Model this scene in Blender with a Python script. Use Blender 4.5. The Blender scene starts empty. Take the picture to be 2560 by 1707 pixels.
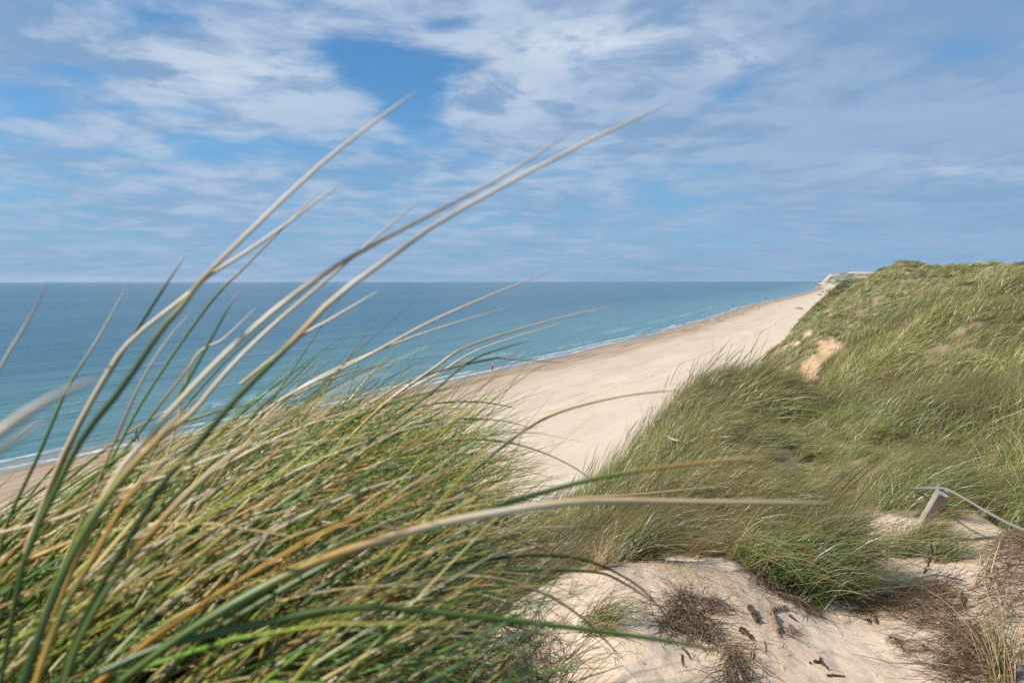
import bpy, math, random
import numpy as np
from mathutils import Vector

# ------------------------------------------------------------------ camera, sky, sun, exposure
H = 18.5                       # eye height above the sea
FPX = 1707.0                   # focal length in photograph pixels (2560 wide)
PITCH = math.atan(150.5 / FPX)
SUN_EL, SUN_AZ = math.radians(40), math.radians(-105)   # azimuth from +Y towards +X
S = bpy.context.scene
COL = S.collection
random.seed(7)
rng = np.random.default_rng(11)

cam_d = bpy.data.cameras.new('camera')
cam = bpy.data.objects.new('camera', cam_d)
COL.objects.link(cam)
cam.location = (0, 0, H)
cam.rotation_euler = (math.pi / 2 - PITCH, math.radians(0.06), 0)
cam_d.sensor_width = 36
cam_d.lens = 36 * FPX / 2560
cam_d.clip_start = 0.03
cam_d.clip_end = 80000
cam_d.dof.use_dof = True
cam_d.dof.focus_distance = 9.0
cam_d.dof.aperture_fstop = 7.0
S.camera = cam

S.view_settings.view_transform = 'Standard'
S.view_settings.look = 'None'
S.view_settings.exposure = 0.32
S.view_settings.gamma = 1.0
S.view_settings.use_curve_mapping = False
S.render.engine = 'CYCLES'
S.cycles.max_bounces = 6
S.cycles.diffuse_bounces = 3
S.cycles.glossy_bounces = 2
S.cycles.transmission_bounces = 3
S.cycles.transparent_max_bounces = 6
S.cycles.volume_bounces = 0
S.cycles.use_denoising = False
S.cycles.caustics_reflective = False
S.cycles.caustics_refractive = False

sun_dir = Vector((math.sin(SUN_AZ) * math.cos(SUN_EL), math.cos(SUN_AZ) * math.cos(SUN_EL), math.sin(SUN_EL)))
sd = bpy.data.lights.new('sun', 'SUN')
sd.energy = 5.0
sd.angle = math.radians(0.9)
sd.color = (1.0, 0.95, 0.87)
so = bpy.data.objects.new('sun', sd)
so.rotation_euler = (-sun_dir).to_track_quat('-Z', 'Y').to_euler()
so.location = (-40, 20, 60)
COL.objects.link(so)


class NT:
    """small helper round a node tree"""
    def __init__(self, tree):
        self.t = tree
        tree.nodes.clear()

    def n(self, kind, **kw):
        nd = self.t.nodes.new(kind)
        ins = kw.pop('ins', {})
        for k, v in kw.items():
            setattr(nd, k, v)
        for k, v in ins.items():
            self.set(nd, k, v)
        return nd

    def set(self, nd, k, v):
        s = nd.inputs[k]
        if isinstance(v, bpy.types.NodeSocket):
            self.t.links.new(v, s)
        else:
            s.default_value = v

    def m(self, op, a, b=None, c=None, clamp=False):
        nd = self.n('ShaderNodeMath', operation=op, use_clamp=clamp)
        self.set(nd, 0, a)
        if b is not None:
            self.set(nd, 1, b)
        if c is not None:
            self.set(nd, 2, c)
        return nd.outputs[0]

    def v(self, op, a, b=None, scale=None):
        nd = self.n('ShaderNodeVectorMath', operation=op)
        self.set(nd, 0, a)
        if b is not None:
            self.set(nd, 1, b)
        if scale is not None:
            self.set(nd, 3, scale)
        return nd.outputs['Value'] if op in ('DOT_PRODUCT', 'LENGTH') else nd.outputs[0]

    def noise(self, vec, scale, detail=5, rough=0.55, dist=0.0, out='Fac', dims='3D', lac=2.0):
        nd = self.n('ShaderNodeTexNoise', noise_dimensions=dims)
        self.set(nd, 'Vector', vec)
        self.set(nd, 'Scale', scale)
        self.set(nd, 'Detail', detail)
        self.set(nd, 'Roughness', rough)
        self.set(nd, 'Distortion', dist)
        self.set(nd, 'Lacunarity', lac)
        return nd.outputs[out]

    def mapr(self, v, a, b, c=0.0, d=1.0, smooth=True):
        nd = self.n('ShaderNodeMapRange', interpolation_type='SMOOTHSTEP' if smooth else 'LINEAR', clamp=True)
        for k, x in zip((0, 1, 2, 3, 4), (v, a, b, c, d)):
            self.set(nd, k, x)
        return nd.outputs[0]

    def mix(self, f, a, b, mode='MIX'):
        nd = self.n('ShaderNodeMix', data_type='RGBA', blend_type=mode, clamp_factor=True)
        self.set(nd, 0, f)
        for k, x in ((6, a), (7, b)):
            if not isinstance(x, bpy.types.NodeSocket) and len(x) == 3:
                x = (*x, 1)
            self.set(nd, k, x)
        return nd.outputs[2]

    def comb(self, x, y, z=0.0):
        nd = self.n('ShaderNodeCombineXYZ')
        for k, q in enumerate((x, y, z)):
            self.set(nd, k, q)
        return nd.outputs[0]

    def sep(self, vec):
        nd = self.n('ShaderNodeSeparateXYZ')
        self.set(nd, 0, vec)
        return nd.outputs

    def attr(self, name, kind='GEOMETRY'):
        nd = self.n('ShaderNodeAttribute', attribute_name=name, attribute_type=kind)
        return nd


def pix_dir(px, py):
    v = -(py - 853.5) / FPX
    x = (px - 1280) / FPX
    return np.array([x, math.cos(PITCH) + v * math.sin(PITCH), v * math.cos(PITCH) - math.sin(PITCH)])


def pix(px, py, D):
    """world point on the ray through a photograph pixel, D metres ahead"""
    d = pix_dir(px, py)
    p = d * (D / d[1])
    return np.array([p[0], p[1], p[2] + H])


def build_world():
    w = bpy.data.worlds.new('World')
    S.world = w
    w.cycles.sampling_method = 'MANUAL'
    w.cycles.sample_map_resolution = 256
    w.use_nodes = True
    N = NT(w.node_tree)
    out = N.n('ShaderNodeOutputWorld')
    bg = N.n('ShaderNodeBackground')
    bg.inputs[1].default_value = 0.078
    N.t.links.new(bg.outputs[0], out.inputs[0])
    sky = N.n('ShaderNodeTexSky', sky_type='NISHITA')
    sky.sun_disc = False
    sky.sun_elevation = SUN_EL
    sky.sun_rotation = SUN_AZ
    sky.altitude = 0
    sky.air_density = 1.0
    sky.dust_density = 0.4
    sky.ozone_density = 2.5
    skyc = N.mix(1.0, sky.outputs[0], (0.50, 1.06, 1.38), 'MULTIPLY')
    d = N.n('ShaderNodeTexCoord').outputs['Generated']
    dx, dy, dz = N.sep(d)
    dzp = N.m('MAXIMUM', dz, 0.0)
    OFF = 0.10
    den = N.m('ADD', dzp, OFF)
    p = N.comb(N.m('DIVIDE', dx, den), N.m('DIVIDE', dy, den), 0.0)      # the cloud deck, seen in perspective
    warp = N.noise(p, 1.2, 2, 0.5, out='Color')
    pw = N.v('ADD', p, N.v('SCALE', N.v('SUBTRACT', warp, (0.5, 0.5, 0.5)), scale=0.42))
    warp2 = N.noise(pw, 6.5, 3, 0.55, out='Color')
    pf = N.v('ADD', pw, N.v('SCALE', N.v('SUBTRACT', warp2, (0.5, 0.5, 0.5)), scale=0.10))
    big = N.noise(pw, 0.8, 2, 0.5)
    fine = N.noise(pf, 3.1, 7, 0.58)
    wisp = N.noise(N.v('MULTIPLY', pf, (0.55, 1.7, 1.0)), 1.9, 6, 0.60, 0.4)
    dens = N.m('ADD', N.m('ADD', N.m('MULTIPLY', big, 0.55), N.m('MULTIPLY', fine, 0.80)), N.m('MULTIPLY', wisp, 0.40))

    def deck(px, py):
        q = pix_dir(px, py)
        q = q / np.linalg.norm(q)
        qd = max(q[2], 0) + OFF
        return np.array([q[0] / qd, q[1] / qd])

    def blob(px, py, rx, ry, amp):
        c = deck(px, py)
        sx = abs(deck(px + rx, py)[0] - deck(px - rx, py)[0]) / 2
        sy = abs(deck(px, py + ry)[1] - deck(px, py - ry)[1]) / 2
        e = N.v('MULTIPLY', N.v('SUBTRACT', pf, (c[0], c[1], 0)), (1 / sx, 1 / sy, 0))
        return N.m('MULTIPLY', N.m('EXPONENT', N.m('MULTIPLY', N.v('DOT_PRODUCT', e, e), -1.0)), amp)

    for b in ((985, 180, 170, 60, -0.44), (960, 230, 90, 70, -0.2), (1060, 300, 100, 70, -0.42), (1120, 50, 110, 40, -0.3), (250, 205, 130, 35, -0.36), (470, 280, 160, 30, -0.26), (640, 375, 330, 45, -0.26),
              (60, 270, 180, 40, -0.2), (440, 45, 170, 35, -0.2), (1840, 235, 90, 35, -0.26), (2330, 130, 160, 40, -0.10),
              (590, 190, 250, 80, 0.34), (700, 280, 200, 60, 0.24), (1470, 110, 330, 95, 0.34), (1230, 235, 180, 55, 0.28), (1330, 330, 330, 60, 0.12), (100, 100, 300, 90, 0.2),
              (2100, 300, 600, 130, 0.26), (2500, 330, 400, 160, 0.22), (2350, 60, 400, 80, 0.2), (2350, 430, 420, 45, 0.22), (2500, 540, 500, 60, 0.3)):
        dens = N.m('ADD', dens, blob(*b))
    cover = N.mapr(dens, 0.54, 1.0)
    thick = N.mapr(dens, 0.90, 1.30)
    # lit and grey sides of the deck
    lumn = N.noise(N.v('ADD', pf, (3.7, 1.1, 0)), 1.1, 5, 0.58)
    lum = N.mapr(N.m('ADD', N.m('ADD', N.m('MULTIPLY', lumn, 0.6), N.m('MULTIPLY', fine, 0.55)), N.m('MULTIPLY', thick, 0.10)), 0.47, 0.70)
    east = N.mapr(dx, -0.05, 0.45)                                       # deck is thicker, greyer inland
    lum = N.m('MULTIPLY', lum, N.m('SUBTRACT', 1.0, N.m('MULTIPLY', east, 0.62)))
    grey = (2.4, 3.8, 5.95, 1)
    lit = (5.3, 6.4, 8.0, 1)
    cc = N.mix(lum, grey, lit)
    for b in ((1480, 120, 260, 60, 0.9), (600, 200, 240, 70, 0.6), (1230, 240, 150, 40, 0.6), (2400, 425, 330, 26, 0.5), (1800, 165, 120, 40, 0.4)):
        cc = N.mix(N.m('MULTIPLY', blob(*b), N.mapr(fine, 0.38, 0.60)), cc, (8.4, 8.9, 9.4, 1))
    col = N.mix(N.m('MULTIPLY', cover, 0.94), skyc, cc)
    veil = N.m('MULTIPLY', N.m('EXPONENT', N.m('MULTIPLY', dzp, -6.2)), 0.92)
    veilc = N.mix(N.mapr(N.m('ADD', N.m('MULTIPLY', big, .5), N.m('MULTIPLY', wisp, .5)), 0.38, 0.62), (2.35, 4.05, 6.4, 1), (3.2, 4.75, 7.0, 1))
    col = N.mix(veil, col, veilc)
    N.t.links.new(col, bg.inputs[0])


build_world()

# ------------------------------------------------------------------ numpy helpers
_perm = np.random.default_rng(3).permutation(4096).astype(np.int64)


def vnoise(x, y, seed=0):
    x = np.asarray(x, float) + seed * 17.31
    y = np.asarray(y, float) + seed * 9.77
    xi = np.floor(x).astype(np.int64)
    yi = np.floor(y).astype(np.int64)
    fx, fy = x - xi, y - yi
    u = fx * fx * fx * (fx * (fx * 6 - 15) + 10)
    v = fy * fy * fy * (fy * (fy * 6 - 15) + 10)

    def g(ix, iy, dx, dy):
        h = _perm[(_perm[(ix + seed * 57) & 4095] + iy) & 4095]
        a = h * (2 * math.pi / 4096)
        return np.cos(a) * dx + np.sin(a) * dy
    n00 = g(xi, yi, fx, fy)
    n10 = g(xi + 1, yi, fx - 1, fy)
    n01 = g(xi, yi + 1, fx, fy - 1)
    n11 = g(xi + 1, yi + 1, fx - 1, fy - 1)
    return 1.4 * ((n00 * (1 - u) + n10 * u) * (1 - v) + (n01 * (1 - u) + n11 * u) * v)


def fbm(x, y, oct=4, seed=0, gain=0.5):
    t, a, f = 0, 1, 1
    for k in range(oct):
        t = t + a * vnoise(x * f, y * f, seed + k)
        a *= gain
        f *= 2.03
    return t


def sstep(x, a, b):
    t = np.clip((x - a) / (b - a), 0, 1)
    return t * t * (3 - 2 * t)


def smin(a, b, k):
    h = np.clip(0.5 + 0.5 * (b - a) / k, 0, 1)
    return b * (1 - h) + a * h - k * h * (1 - h)


def smax(a, b, k):
    return -smin(-a, -b, k)


def in_poly(px, py, poly):
    px = np.asarray(px); py = np.asarray(py)
    r = np.zeros(px.shape, bool)
    n = len(poly)
    for i in range(n):
        x1, y1 = poly[i]
        x2, y2 = poly[(i + 1) % n]
        if y1 == y2:
            continue
        c = ((y1 > py) != (y2 > py)) & (px < (x2 - x1) * (py - y1) / (y2 - y1) + x1)
        r ^= c
    return r


def project(x, y, z):
    dz = z - H
    fwd = y * math.cos(PITCH) - dz * math.sin(PITCH)
    up = y * math.sin(PITCH) + dz * math.cos(PITCH)
    fwd = np.where(fwd < 0.05, 0.05, fwd)
    return 1280 + FPX * x / fwd, 853.5 - FPX * up / fwd


# ------------------------------------------------------------------ the lie of the land
SHORE_D = np.array([-60, 0, 66, 100, 139, 180, 234, 350, 501, 831, 1504, 3000, 5000, 6000, 6400, 7000, 9500, 20000, 60000.])
SHORE_X = np.array([-121, -88, -49.5, -27.5, -4, 19, 48, 104, 172, 342, 672, 1335, 2215, 2650, 2860, 3500, 7600, 20000, 70000.])
FOOT_D = np.array([-60, 0, 20, 40, 112, 186, 314, 738, 1504, 3000, 5000, 6000, 6600, 9500.])
FOOT_X = np.array([-44, -15.5, -5.2, 5, 40.5, 75, 141, 341, 715, 1395, 2270, 2705, 3050, 7800.])


def shore_t(x, y):
    return (x - np.interp(y, SHORE_D, SHORE_X)) * 0.88


def foot_t(x, y):
    return (x - np.interp(y, FOOT_D, FOOT_X)) * 0.9


def beach_z(x, y):
    t = shore_t(x, y)
    z = np.where(t > 0, 0.02 + 0.062 * t - 0.00032 * t * t, 0.05 * t)
    z = np.where(t > 55, 0.02 + 0.062 * 55 - 0.00032 * 55 * 55 + 0.03 * (t - 55), z)
    berm = 0.16 * np.exp(-((t - 20 - 5 * vnoise(x * .03, y * .03, 5)) / 4.0) ** 2)
    nearw = np.exp(-np.hypot(x, y) / 160)
    z = z + berm + 0.12 * fbm(x * .09, y * .09, 3, 21) * sstep(t, 8, 30) * (0.3 + nearw) + 0.03 * fbm(x * .7, y * .7, 2, 23) * sstep(t, 16, 36) * nearw
    return np.clip(z, -4, 4.0)


CP = []


def G(px, py, D, sub=0.0):
    p = pix(px, py, D)
    CP.append((p[0], p[1], p[2] - H - sub))


def P(x, y, dz):
    CP.append((x, y, dz))


# foreground mound the photographer leans over
for q in ((-0.9, 0.2, -0.95), (-0.9, 0.9, -0.76), (-0.55, 1.0, -0.80), (-0.3, 0.6, -1.0), (-0.2, 1.4, -0.95), (0.1, 1.0, -1.15), (-1.5, 1.2, -1.0),
          (-1.5, 0.3, -1.05), (-0.6, 1.7, -0.86), (-1.1, 1.9, -0.95), (0.25, 1.6, -1.32), (0.5, 0.7, -1.45), (0.6, 1.5, -1.55), (0.2, 2.2, -1.55),
          (-0.5, 2.4, -1.2), (-1.2, 2.8, -1.75), (0, 0, -1.3), (0.3, -0.6, -1.5), (-1, -0.8, -1.2), (1.2, 0.2, -1.68), (1.2, 1.5, -1.72), (2.5, 0.5, -1.8),
          (-2.2, 1.0, -1.5), (-2.2, 2.5, -2.3), (0.1, 3.0, -2.0), (-0.5, 3.8, -2.7), (2.5, -1.5, -1.8), (-2, -2, -1.6), (4, 1, -1.7), (6, 3, -1.3), (8, -3, -1.2), (0, -5, -1.4), (-4, -5, -2.5)):
    P(*q)
# the bare sand hump and hollow
for q in ((1200, 1690, 3.05), (1250, 1600, 3.3), (1300, 1490, 3.9), (1390, 1445, 4.1), (1500, 1415, 4.25), (1640, 1394, 4.4), (1850, 1394, 4.5), (1930, 1440, 4.4), (1500, 1600, 3.3),
          (1700, 1550, 3.5), (1700, 1690, 3.0), (2000, 1690, 3.0), (1900, 1550, 3.6), (2060, 1540, 3.95), (2150, 1440, 4.9), (2180, 1345, 5.9),
          (2300, 1325, 6.2), (2420, 1305, 6.6), (2560, 1290, 6.9), (2250, 1500, 4.3), (2420, 1420, 4.8), (2540, 1370, 5.0), (2500, 1690, 3.05), (2300, 1640, 3.3), (2800, 1500, 3.8), (2900, 1200, 7)):
    G(*q)
for px, D, dz in ((1300, 4.8, -2.65), (1450, 5.1, -2.6), (1640, 5.2, -2.45), (1850, 5.3, -2.3), (1100, 5.0, -2.9), (1980, 5.2, -2.25)):
    P((px - 1280) / FPX * D, D, dz)
# grass covered bank in the middle
g = 0.42
for q in ((1150, 1370, 5.6), (1400, 1355, 6.2), (1550, 1310, 6.3), (1700, 1280, 6.6), (1900, 1250, 6.9), (2050, 1235, 7.2), (1300, 1370, 7.2), (1430, 1290, 7.6), (1560, 1205, 8.3), (1750, 1100, 9.2),
          (1900, 1090, 9.2), (2080, 1090, 8.8), (1640, 1060, 10.3), (1715, 957, 11.3), (1790, 932, 12), (1880, 940, 12.2), (1960, 962, 12.6), (2030, 1010, 12.4)):
    G(*q, sub=g)
for px, D, dz in ((1700, 15.5, -5.0), (1800, 16.5, -5.2), (1890, 17.0, -5.2), (1960, 17.0, -4.9), (1850, 25, -6.2), (1950, 28, -5.6)):
    P((px - 1280) / FPX * D, D, dz)
# slope climbing to the right: three ridges one behind the other with hollows between
for q in ((2200, 1150, 7.4), (2350, 1120, 7.7), (2500, 1085, 8.0), (2560, 1060, 8.2), (2200, 985, 10.2), (2350, 945, 10.4), (2500, 905, 10.6), (2600, 880, 10.8), (2080, 1010, 11.5),
          (2200, 1015, 13.5), (2350, 970, 13.5), (2500, 915, 13.5), (2600, 880, 13.5), (2060, 1035, 15.5), (2130, 1010, 15.5),
          (2040, 960, 21), (2100, 912, 21), (2180, 868, 21), (2260, 825, 21), (2350, 778, 21.5), (2450, 722, 22), (2540, 668, 22.5), (2640, 640, 23),
          (2000, 1010, 22), (2120, 955, 27), (2200, 905, 27.5), (2300, 840, 28), (2400, 780, 28.5), (2500, 715, 29),
          (2020, 968, 34), (2060, 925, 36), (2120, 850, 40), (2200, 792, 42), (2290, 742, 43), (2380, 708, 44), (2470, 685, 45),
          (2200, 812, 54), (2300, 762, 55), (2400, 722, 56),
          (1985, 968, 48), (2010, 935, 50), (2035, 885, 53), (2060, 850, 57), (2100, 872, 46), (2090, 800, 68), (2150, 742, 82), (2250, 700, 80), (2262, 664, 100), (2215, 674, 104), (2330, 676, 84),
          (2410, 681, 72), (2450, 668, 64), (2165, 705, 125), (2150, 716, 112), (2100, 758, 112), (2100, 756, 132), (2120, 745, 134), (2060, 792, 130), (2195, 682, 116), (2090, 775, 140)):
    G(*q, sub=0.45)
for px, D, dz in ((2520, 36, -0.9), (2600, 42, -0.6), (2700, 30, 0.4), (2900, 22, 0.2), (3000, 45, 0.6), (2350, 110, -2.5), (2270, 125, 0.2), (2200, 140, 0.0), (2130, 160, -2.5), (2110, 200, -3.0), (2180, 200, -2.5), (2300, 200, -3.5), (2500, 120, -3), (2500, 200, -4), (2900, 120, -2), (3200, 60, -1),
                  (3300, 12, -0.6), (3600, 5, -1.4), (2800, 10, -0.9), (2050, 200, -3.5), (1900, 60, -9), (1850, 40, -8), (1700, 30, -8), (1500, 20, -6.5), (1300, 12, -5.0), (1200, 9, -4)):
    P((px - 1280) / FPX * D, D, dz)

CP = np.array(CP)


def _uv(x, y):
    r = np.hypot(x, y)
    return np.arctan2(x, y) * 2.4, np.log(r + 0.35)


_cu, _cv = _uv(CP[:, 0], CP[:, 1])
_cq = CP[:, 2] / (np.hypot(CP[:, 0], CP[:, 1]) + 2.0)
_A = np.sqrt((_cu[:, None] - _cu) ** 2 + (_cv[:, None] - _cv) ** 2 + 0.02)
_n = len(CP)
_M = np.zeros((_n + 1, _n + 1))
_M[:_n, :_n] = -_A - np.eye(_n) * -0.004
_M[:_n, _n] = 1
_M[_n, :_n] = 1
_W = np.linalg.solve(_M, np.append(_cq, 0))


def rbf(x, y):
    x = np.asarray(x, float); y = np.asarray(y, float)
    out = np.empty(x.shape)
    xf, yf, of = x.ravel(), y.ravel(), out.ravel()
    for i in range(0, len(xf), 40000):
        u, v = _uv(xf[i:i + 40000], yf[i:i + 40000])
        k = -np.sqrt((u[:, None] - _cu) ** 2 + (v[:, None] - _cv) ** 2 + 0.02)
        q = k @ _W[:_n] + _W[_n]
        of[i:i + 40000] = q * (np.hypot(xf[i:i + 40000], yf[i:i + 40000]) + 2.0)
    return of.reshape(x.shape) + H


SAND_NEAR = [(1130, 1800), (1210, 1590), (1300, 1490), (1390, 1440), (1560, 1412), (1640, 1392), (1860, 1392), (1920, 1440), (1990, 1500), (2055, 1535), (2075, 1470),
             (2085, 1400), (2110, 1330), (2170, 1275), (2230, 1290), (2300, 1300), (2420, 1285), (2600, 1270), (2900, 1300), (2900, 1800)]
CLAY = [(1965, 995), (1992, 942), (2026, 895), (2042, 866), (2060, 846), (2100, 852), (2116, 872), (2094, 896), (2052, 928), (2026, 968), (2002, 1005)]
PALE = [[(2004, 830), (2040, 832), (2022, 850), (2000, 846)], [(2106, 885), (2122, 866), (2120, 884), (2108, 896)], [(1910, 940), (1955, 912), (1982, 905), (1970, 935), (1940, 958), (1900, 962)],
        [(2160, 905), (2195, 900), (2215, 915), (2185, 922)], [(2005, 975), (2050, 950), (2050, 965), (2020, 990)], [(2260, 668), (2282, 666), (2290, 678), (2266, 684)], [(2075, 757), (2088, 760), (2070, 795), (2060, 790)],
        [(1935, 875), (1985, 850), (2000, 852), (1960, 885)]]


def ground(x, y):
    x = np.asarray(x, float); y = np.asarray(y, float)
    r = np.hypot(x, y)
    tt = foot_t(x, y)
    zl = rbf(x, y)
    # far dune belt
    zf = 14.5 + 3.2 * vnoise(x / 55, y / 55, 31) + 2.0 * vnoise(x / 21, y / 21, 33) + np.clip((y - 300) / 900, 0, 1) * 4.0
    zl = zl + (zf - zl) * sstep(r, 165, 240)
    # hummocks and tussock scale bumps
    zl = zl + sstep(r, 14, 40) * (0.7 * vnoise(x / 6.5, y / 6.5, 41) + 0.95 * (np.abs(vnoise(x / 2.9, y / 2.9, 43)) - .25)) + sstep(r, 45, 110) * 1.35 * vnoise(x / 13, y / 13, 45)
    zl = zl + sstep(r, 5.0, 9) * (0.42 * (np.abs(vnoise(x / 1.5, y / 1.5, 47)) - .25) + 0.10 * vnoise(x / .7, y / .7, 48))
    zl = zl + 0.018 * fbm(x * 2.2, y * 2.2, 3, 51) * sstep(r, 2.2, 3) + 0.006 * fbm(x * 11, y * 11, 2, 55) * sstep(9 - r, 0, 3)
    sc = np.exp(-((x - 23.2) ** 2 + (y - 52) ** 2) / 40)
    zl = zl + sc * (0.9 * np.abs(vnoise(x * .5 + y * .25, y * .12, 65)) + 0.25 * vnoise(x * 1.3, y * 1.3, 66) - .3)
    tan = 1.22 + 0.45 * np.exp(-np.clip(y, 0, None) / 40)
    wob = 1.6 * vnoise(x / 9, y / 9, 61) * sstep(r, 20, 60) + 0.9 * vnoise(x / 3.1, y / 3.1, 63) * sstep(r, 20, 60)
    zface = 2.4 + tan * (tt + wob)
    zl = smin(zl, zface, 1.0)
    zb = beach_z(x, y)
    return smax(zl, zb, 0.5)


def ground1(x, y):
    return float(ground(np.array([x]), np.array([y]))[0])


def ray_ground(px, py, lo=2.0, hi=400.0):
    """distance ahead at which the ray through a pixel first meets the land"""
    d = pix_dir(px, py)
    D = np.exp(np.linspace(math.log(lo), math.log(hi), 1500))
    X, Y, Z = d[0] / d[1] * D, D, H + d[2] / d[1] * D
    g = ground(X, Y)
    hit = np.nonzero(Z <= g)[0]
    k = hit[0] if len(hit) else len(D) - 1
    return np.array([X[k], Y[k], g[k]])


def grass_mask(x, y, z):
    r = np.hypot(x, y)
    tt = foot_t(x, y)
    nz = vnoise(x / 7, y / 7, 71) * 3.0 + vnoise(x / 2.2, y / 2.2, 73) * 1.6
    m = sstep(tt + nz, 1.5, 4.0) * sstep(z, 3.0, 3.8)
    px, py = project(x, y, z)
    near = in_poly(px, py, SAND_NEAR) & (r < 8)
    m = np.where(near, 0, m)
    px = px + np.where(r > 30, 11 * vnoise(x * .8, y * .8, 81) + 7 * vnoise(x * 2.3, y * 2.3, 82), 0)
    py = py + np.where(r > 30, 11 * vnoise(x * .8, y * .8, 83) + 7 * vnoise(x * 2.3, y * 2.3, 84), 0)
    mid = (r > 30) & (r < 190)
    cl = in_poly(px, py, CLAY) & (r > 30) & (r < 80)
    m = np.where(cl, 0, m)
    for q in PALE:
        m = np.where(in_poly(px, py, q) & mid, m * 0.22, m)
    bare = sstep(vnoise(x / 4.0, y / 4.0, 77) + 0.5 * vnoise(x / 1.3, y / 1.3, 78), 0.72, 0.95) * sstep(r, 12, 20) * 0.6
    return m * (1 - bare), cl, near


# ------------------------------------------------------------------ object helpers
def new_mesh(name, verts, faces, mats=(), smooth=True):
    """faces: (n,3) or (n,4) int array, or list of polygons"""
    me = bpy.data.meshes.new(name)
    if isinstance(faces, np.ndarray):
        verts = np.asarray(verts, np.float32)
        k = faces.shape[1]
        me.vertices.add(len(verts))
        me.vertices.foreach_set('co', verts.ravel())
        me.loops.add(faces.size)
        me.loops.foreach_set('vertex_index', faces.ravel().astype(np.int32))
        me.polygons.add(len(faces))
        me.polygons.foreach_set('loop_start', np.arange(0, faces.size, k, dtype=np.int32))
        me.polygons.foreach_set('loop_total', np.full(len(faces), k, np.int32))
        me.update(calc_edges=True)
    else:
        me.from_pydata([tuple(map(float, v)) for v in verts], [], [tuple(f) for f in faces])
    if smooth:
        me.polygons.foreach_set('use_smooth', np.ones(len(me.polygons), bool))
    for m in mats:
        me.materials.append(m)
    return me


def add_attr(me, name, kind, data):
    a = me.attributes.new(name, kind, 'POINT')
    key = {'FLOAT': 'value', 'INT': 'value', 'FLOAT_VECTOR': 'vector', 'FLOAT_COLOR': 'color'}[kind]
    a.data.foreach_set(key, np.asarray(data).ravel())


def link(name, data, parent=None, loc=None, kind=None, label=None, cat=None, group=None):
    o = bpy.data.objects.new(name, data)
    COL.objects.link(o)
    if parent is not None:
        o.parent = parent
    if loc is not None:
        o.location = loc
    for k, v in (('kind', kind), ('label', label), ('category', cat), ('group', group)):
        if v:
            o[k] = v
    return o


def mat(name):
    m = bpy.data.materials.new(name)
    m.use_nodes = True
    return m, NT(m.node_tree)


def finish(N, shader, disp=None):
    o = N.n('ShaderNodeOutputMaterial')
    N.t.links.new(shader, o.inputs[0])


def principled(N, color, rough=0.8, spec=0.2, normal=None, **kw):
    b = N.n('ShaderNodeBsdfPrincipled')
    if not isinstance(color, bpy.types.NodeSocket) and len(color) == 3:
        color = (*color, 1)
    N.set(b, 'Base Color', color)
    N.set(b, 'Roughness', rough)
    N.set(b, 'Specular IOR Level', spec)
    if normal is not None:
        N.set(b, 'Normal', normal)
    for k, v in kw.items():
        N.set(b, k, v)
    return b.outputs[0]


def bump(N, h, strength=0.3, dist=0.02, normal=None):
    b = N.n('ShaderNodeBump')
    N.set(b, 'Height', h)
    N.set(b, 'Strength', strength)
    N.set(b, 'Distance', dist)
    if normal is not None:
        N.set(b, 'Normal', normal)
    return b.outputs[0]


def simple_mat(name, color, rough=0.75, var=0.25, scale=30.0, spec=0.2, bmp=0.0, bscale=None, stretch=(1, 1, 1)):
    m, N = mat(name)
    co = N.v('MULTIPLY', N.n('ShaderNodeTexCoord').outputs['Object'], stretch)
    n = N.noise(co, scale, 5, 0.6)
    c = N.mix(n, tuple(x * (1 - var) for x in color), tuple(min(1, x * (1 + var)) for x in color))
    nor = bump(N, N.noise(co, bscale or scale * 2, 4, 0.6), bmp, 0.01) if bmp else None
    finish(N, principled(N, c, rough, spec, nor))
    return m


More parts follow.
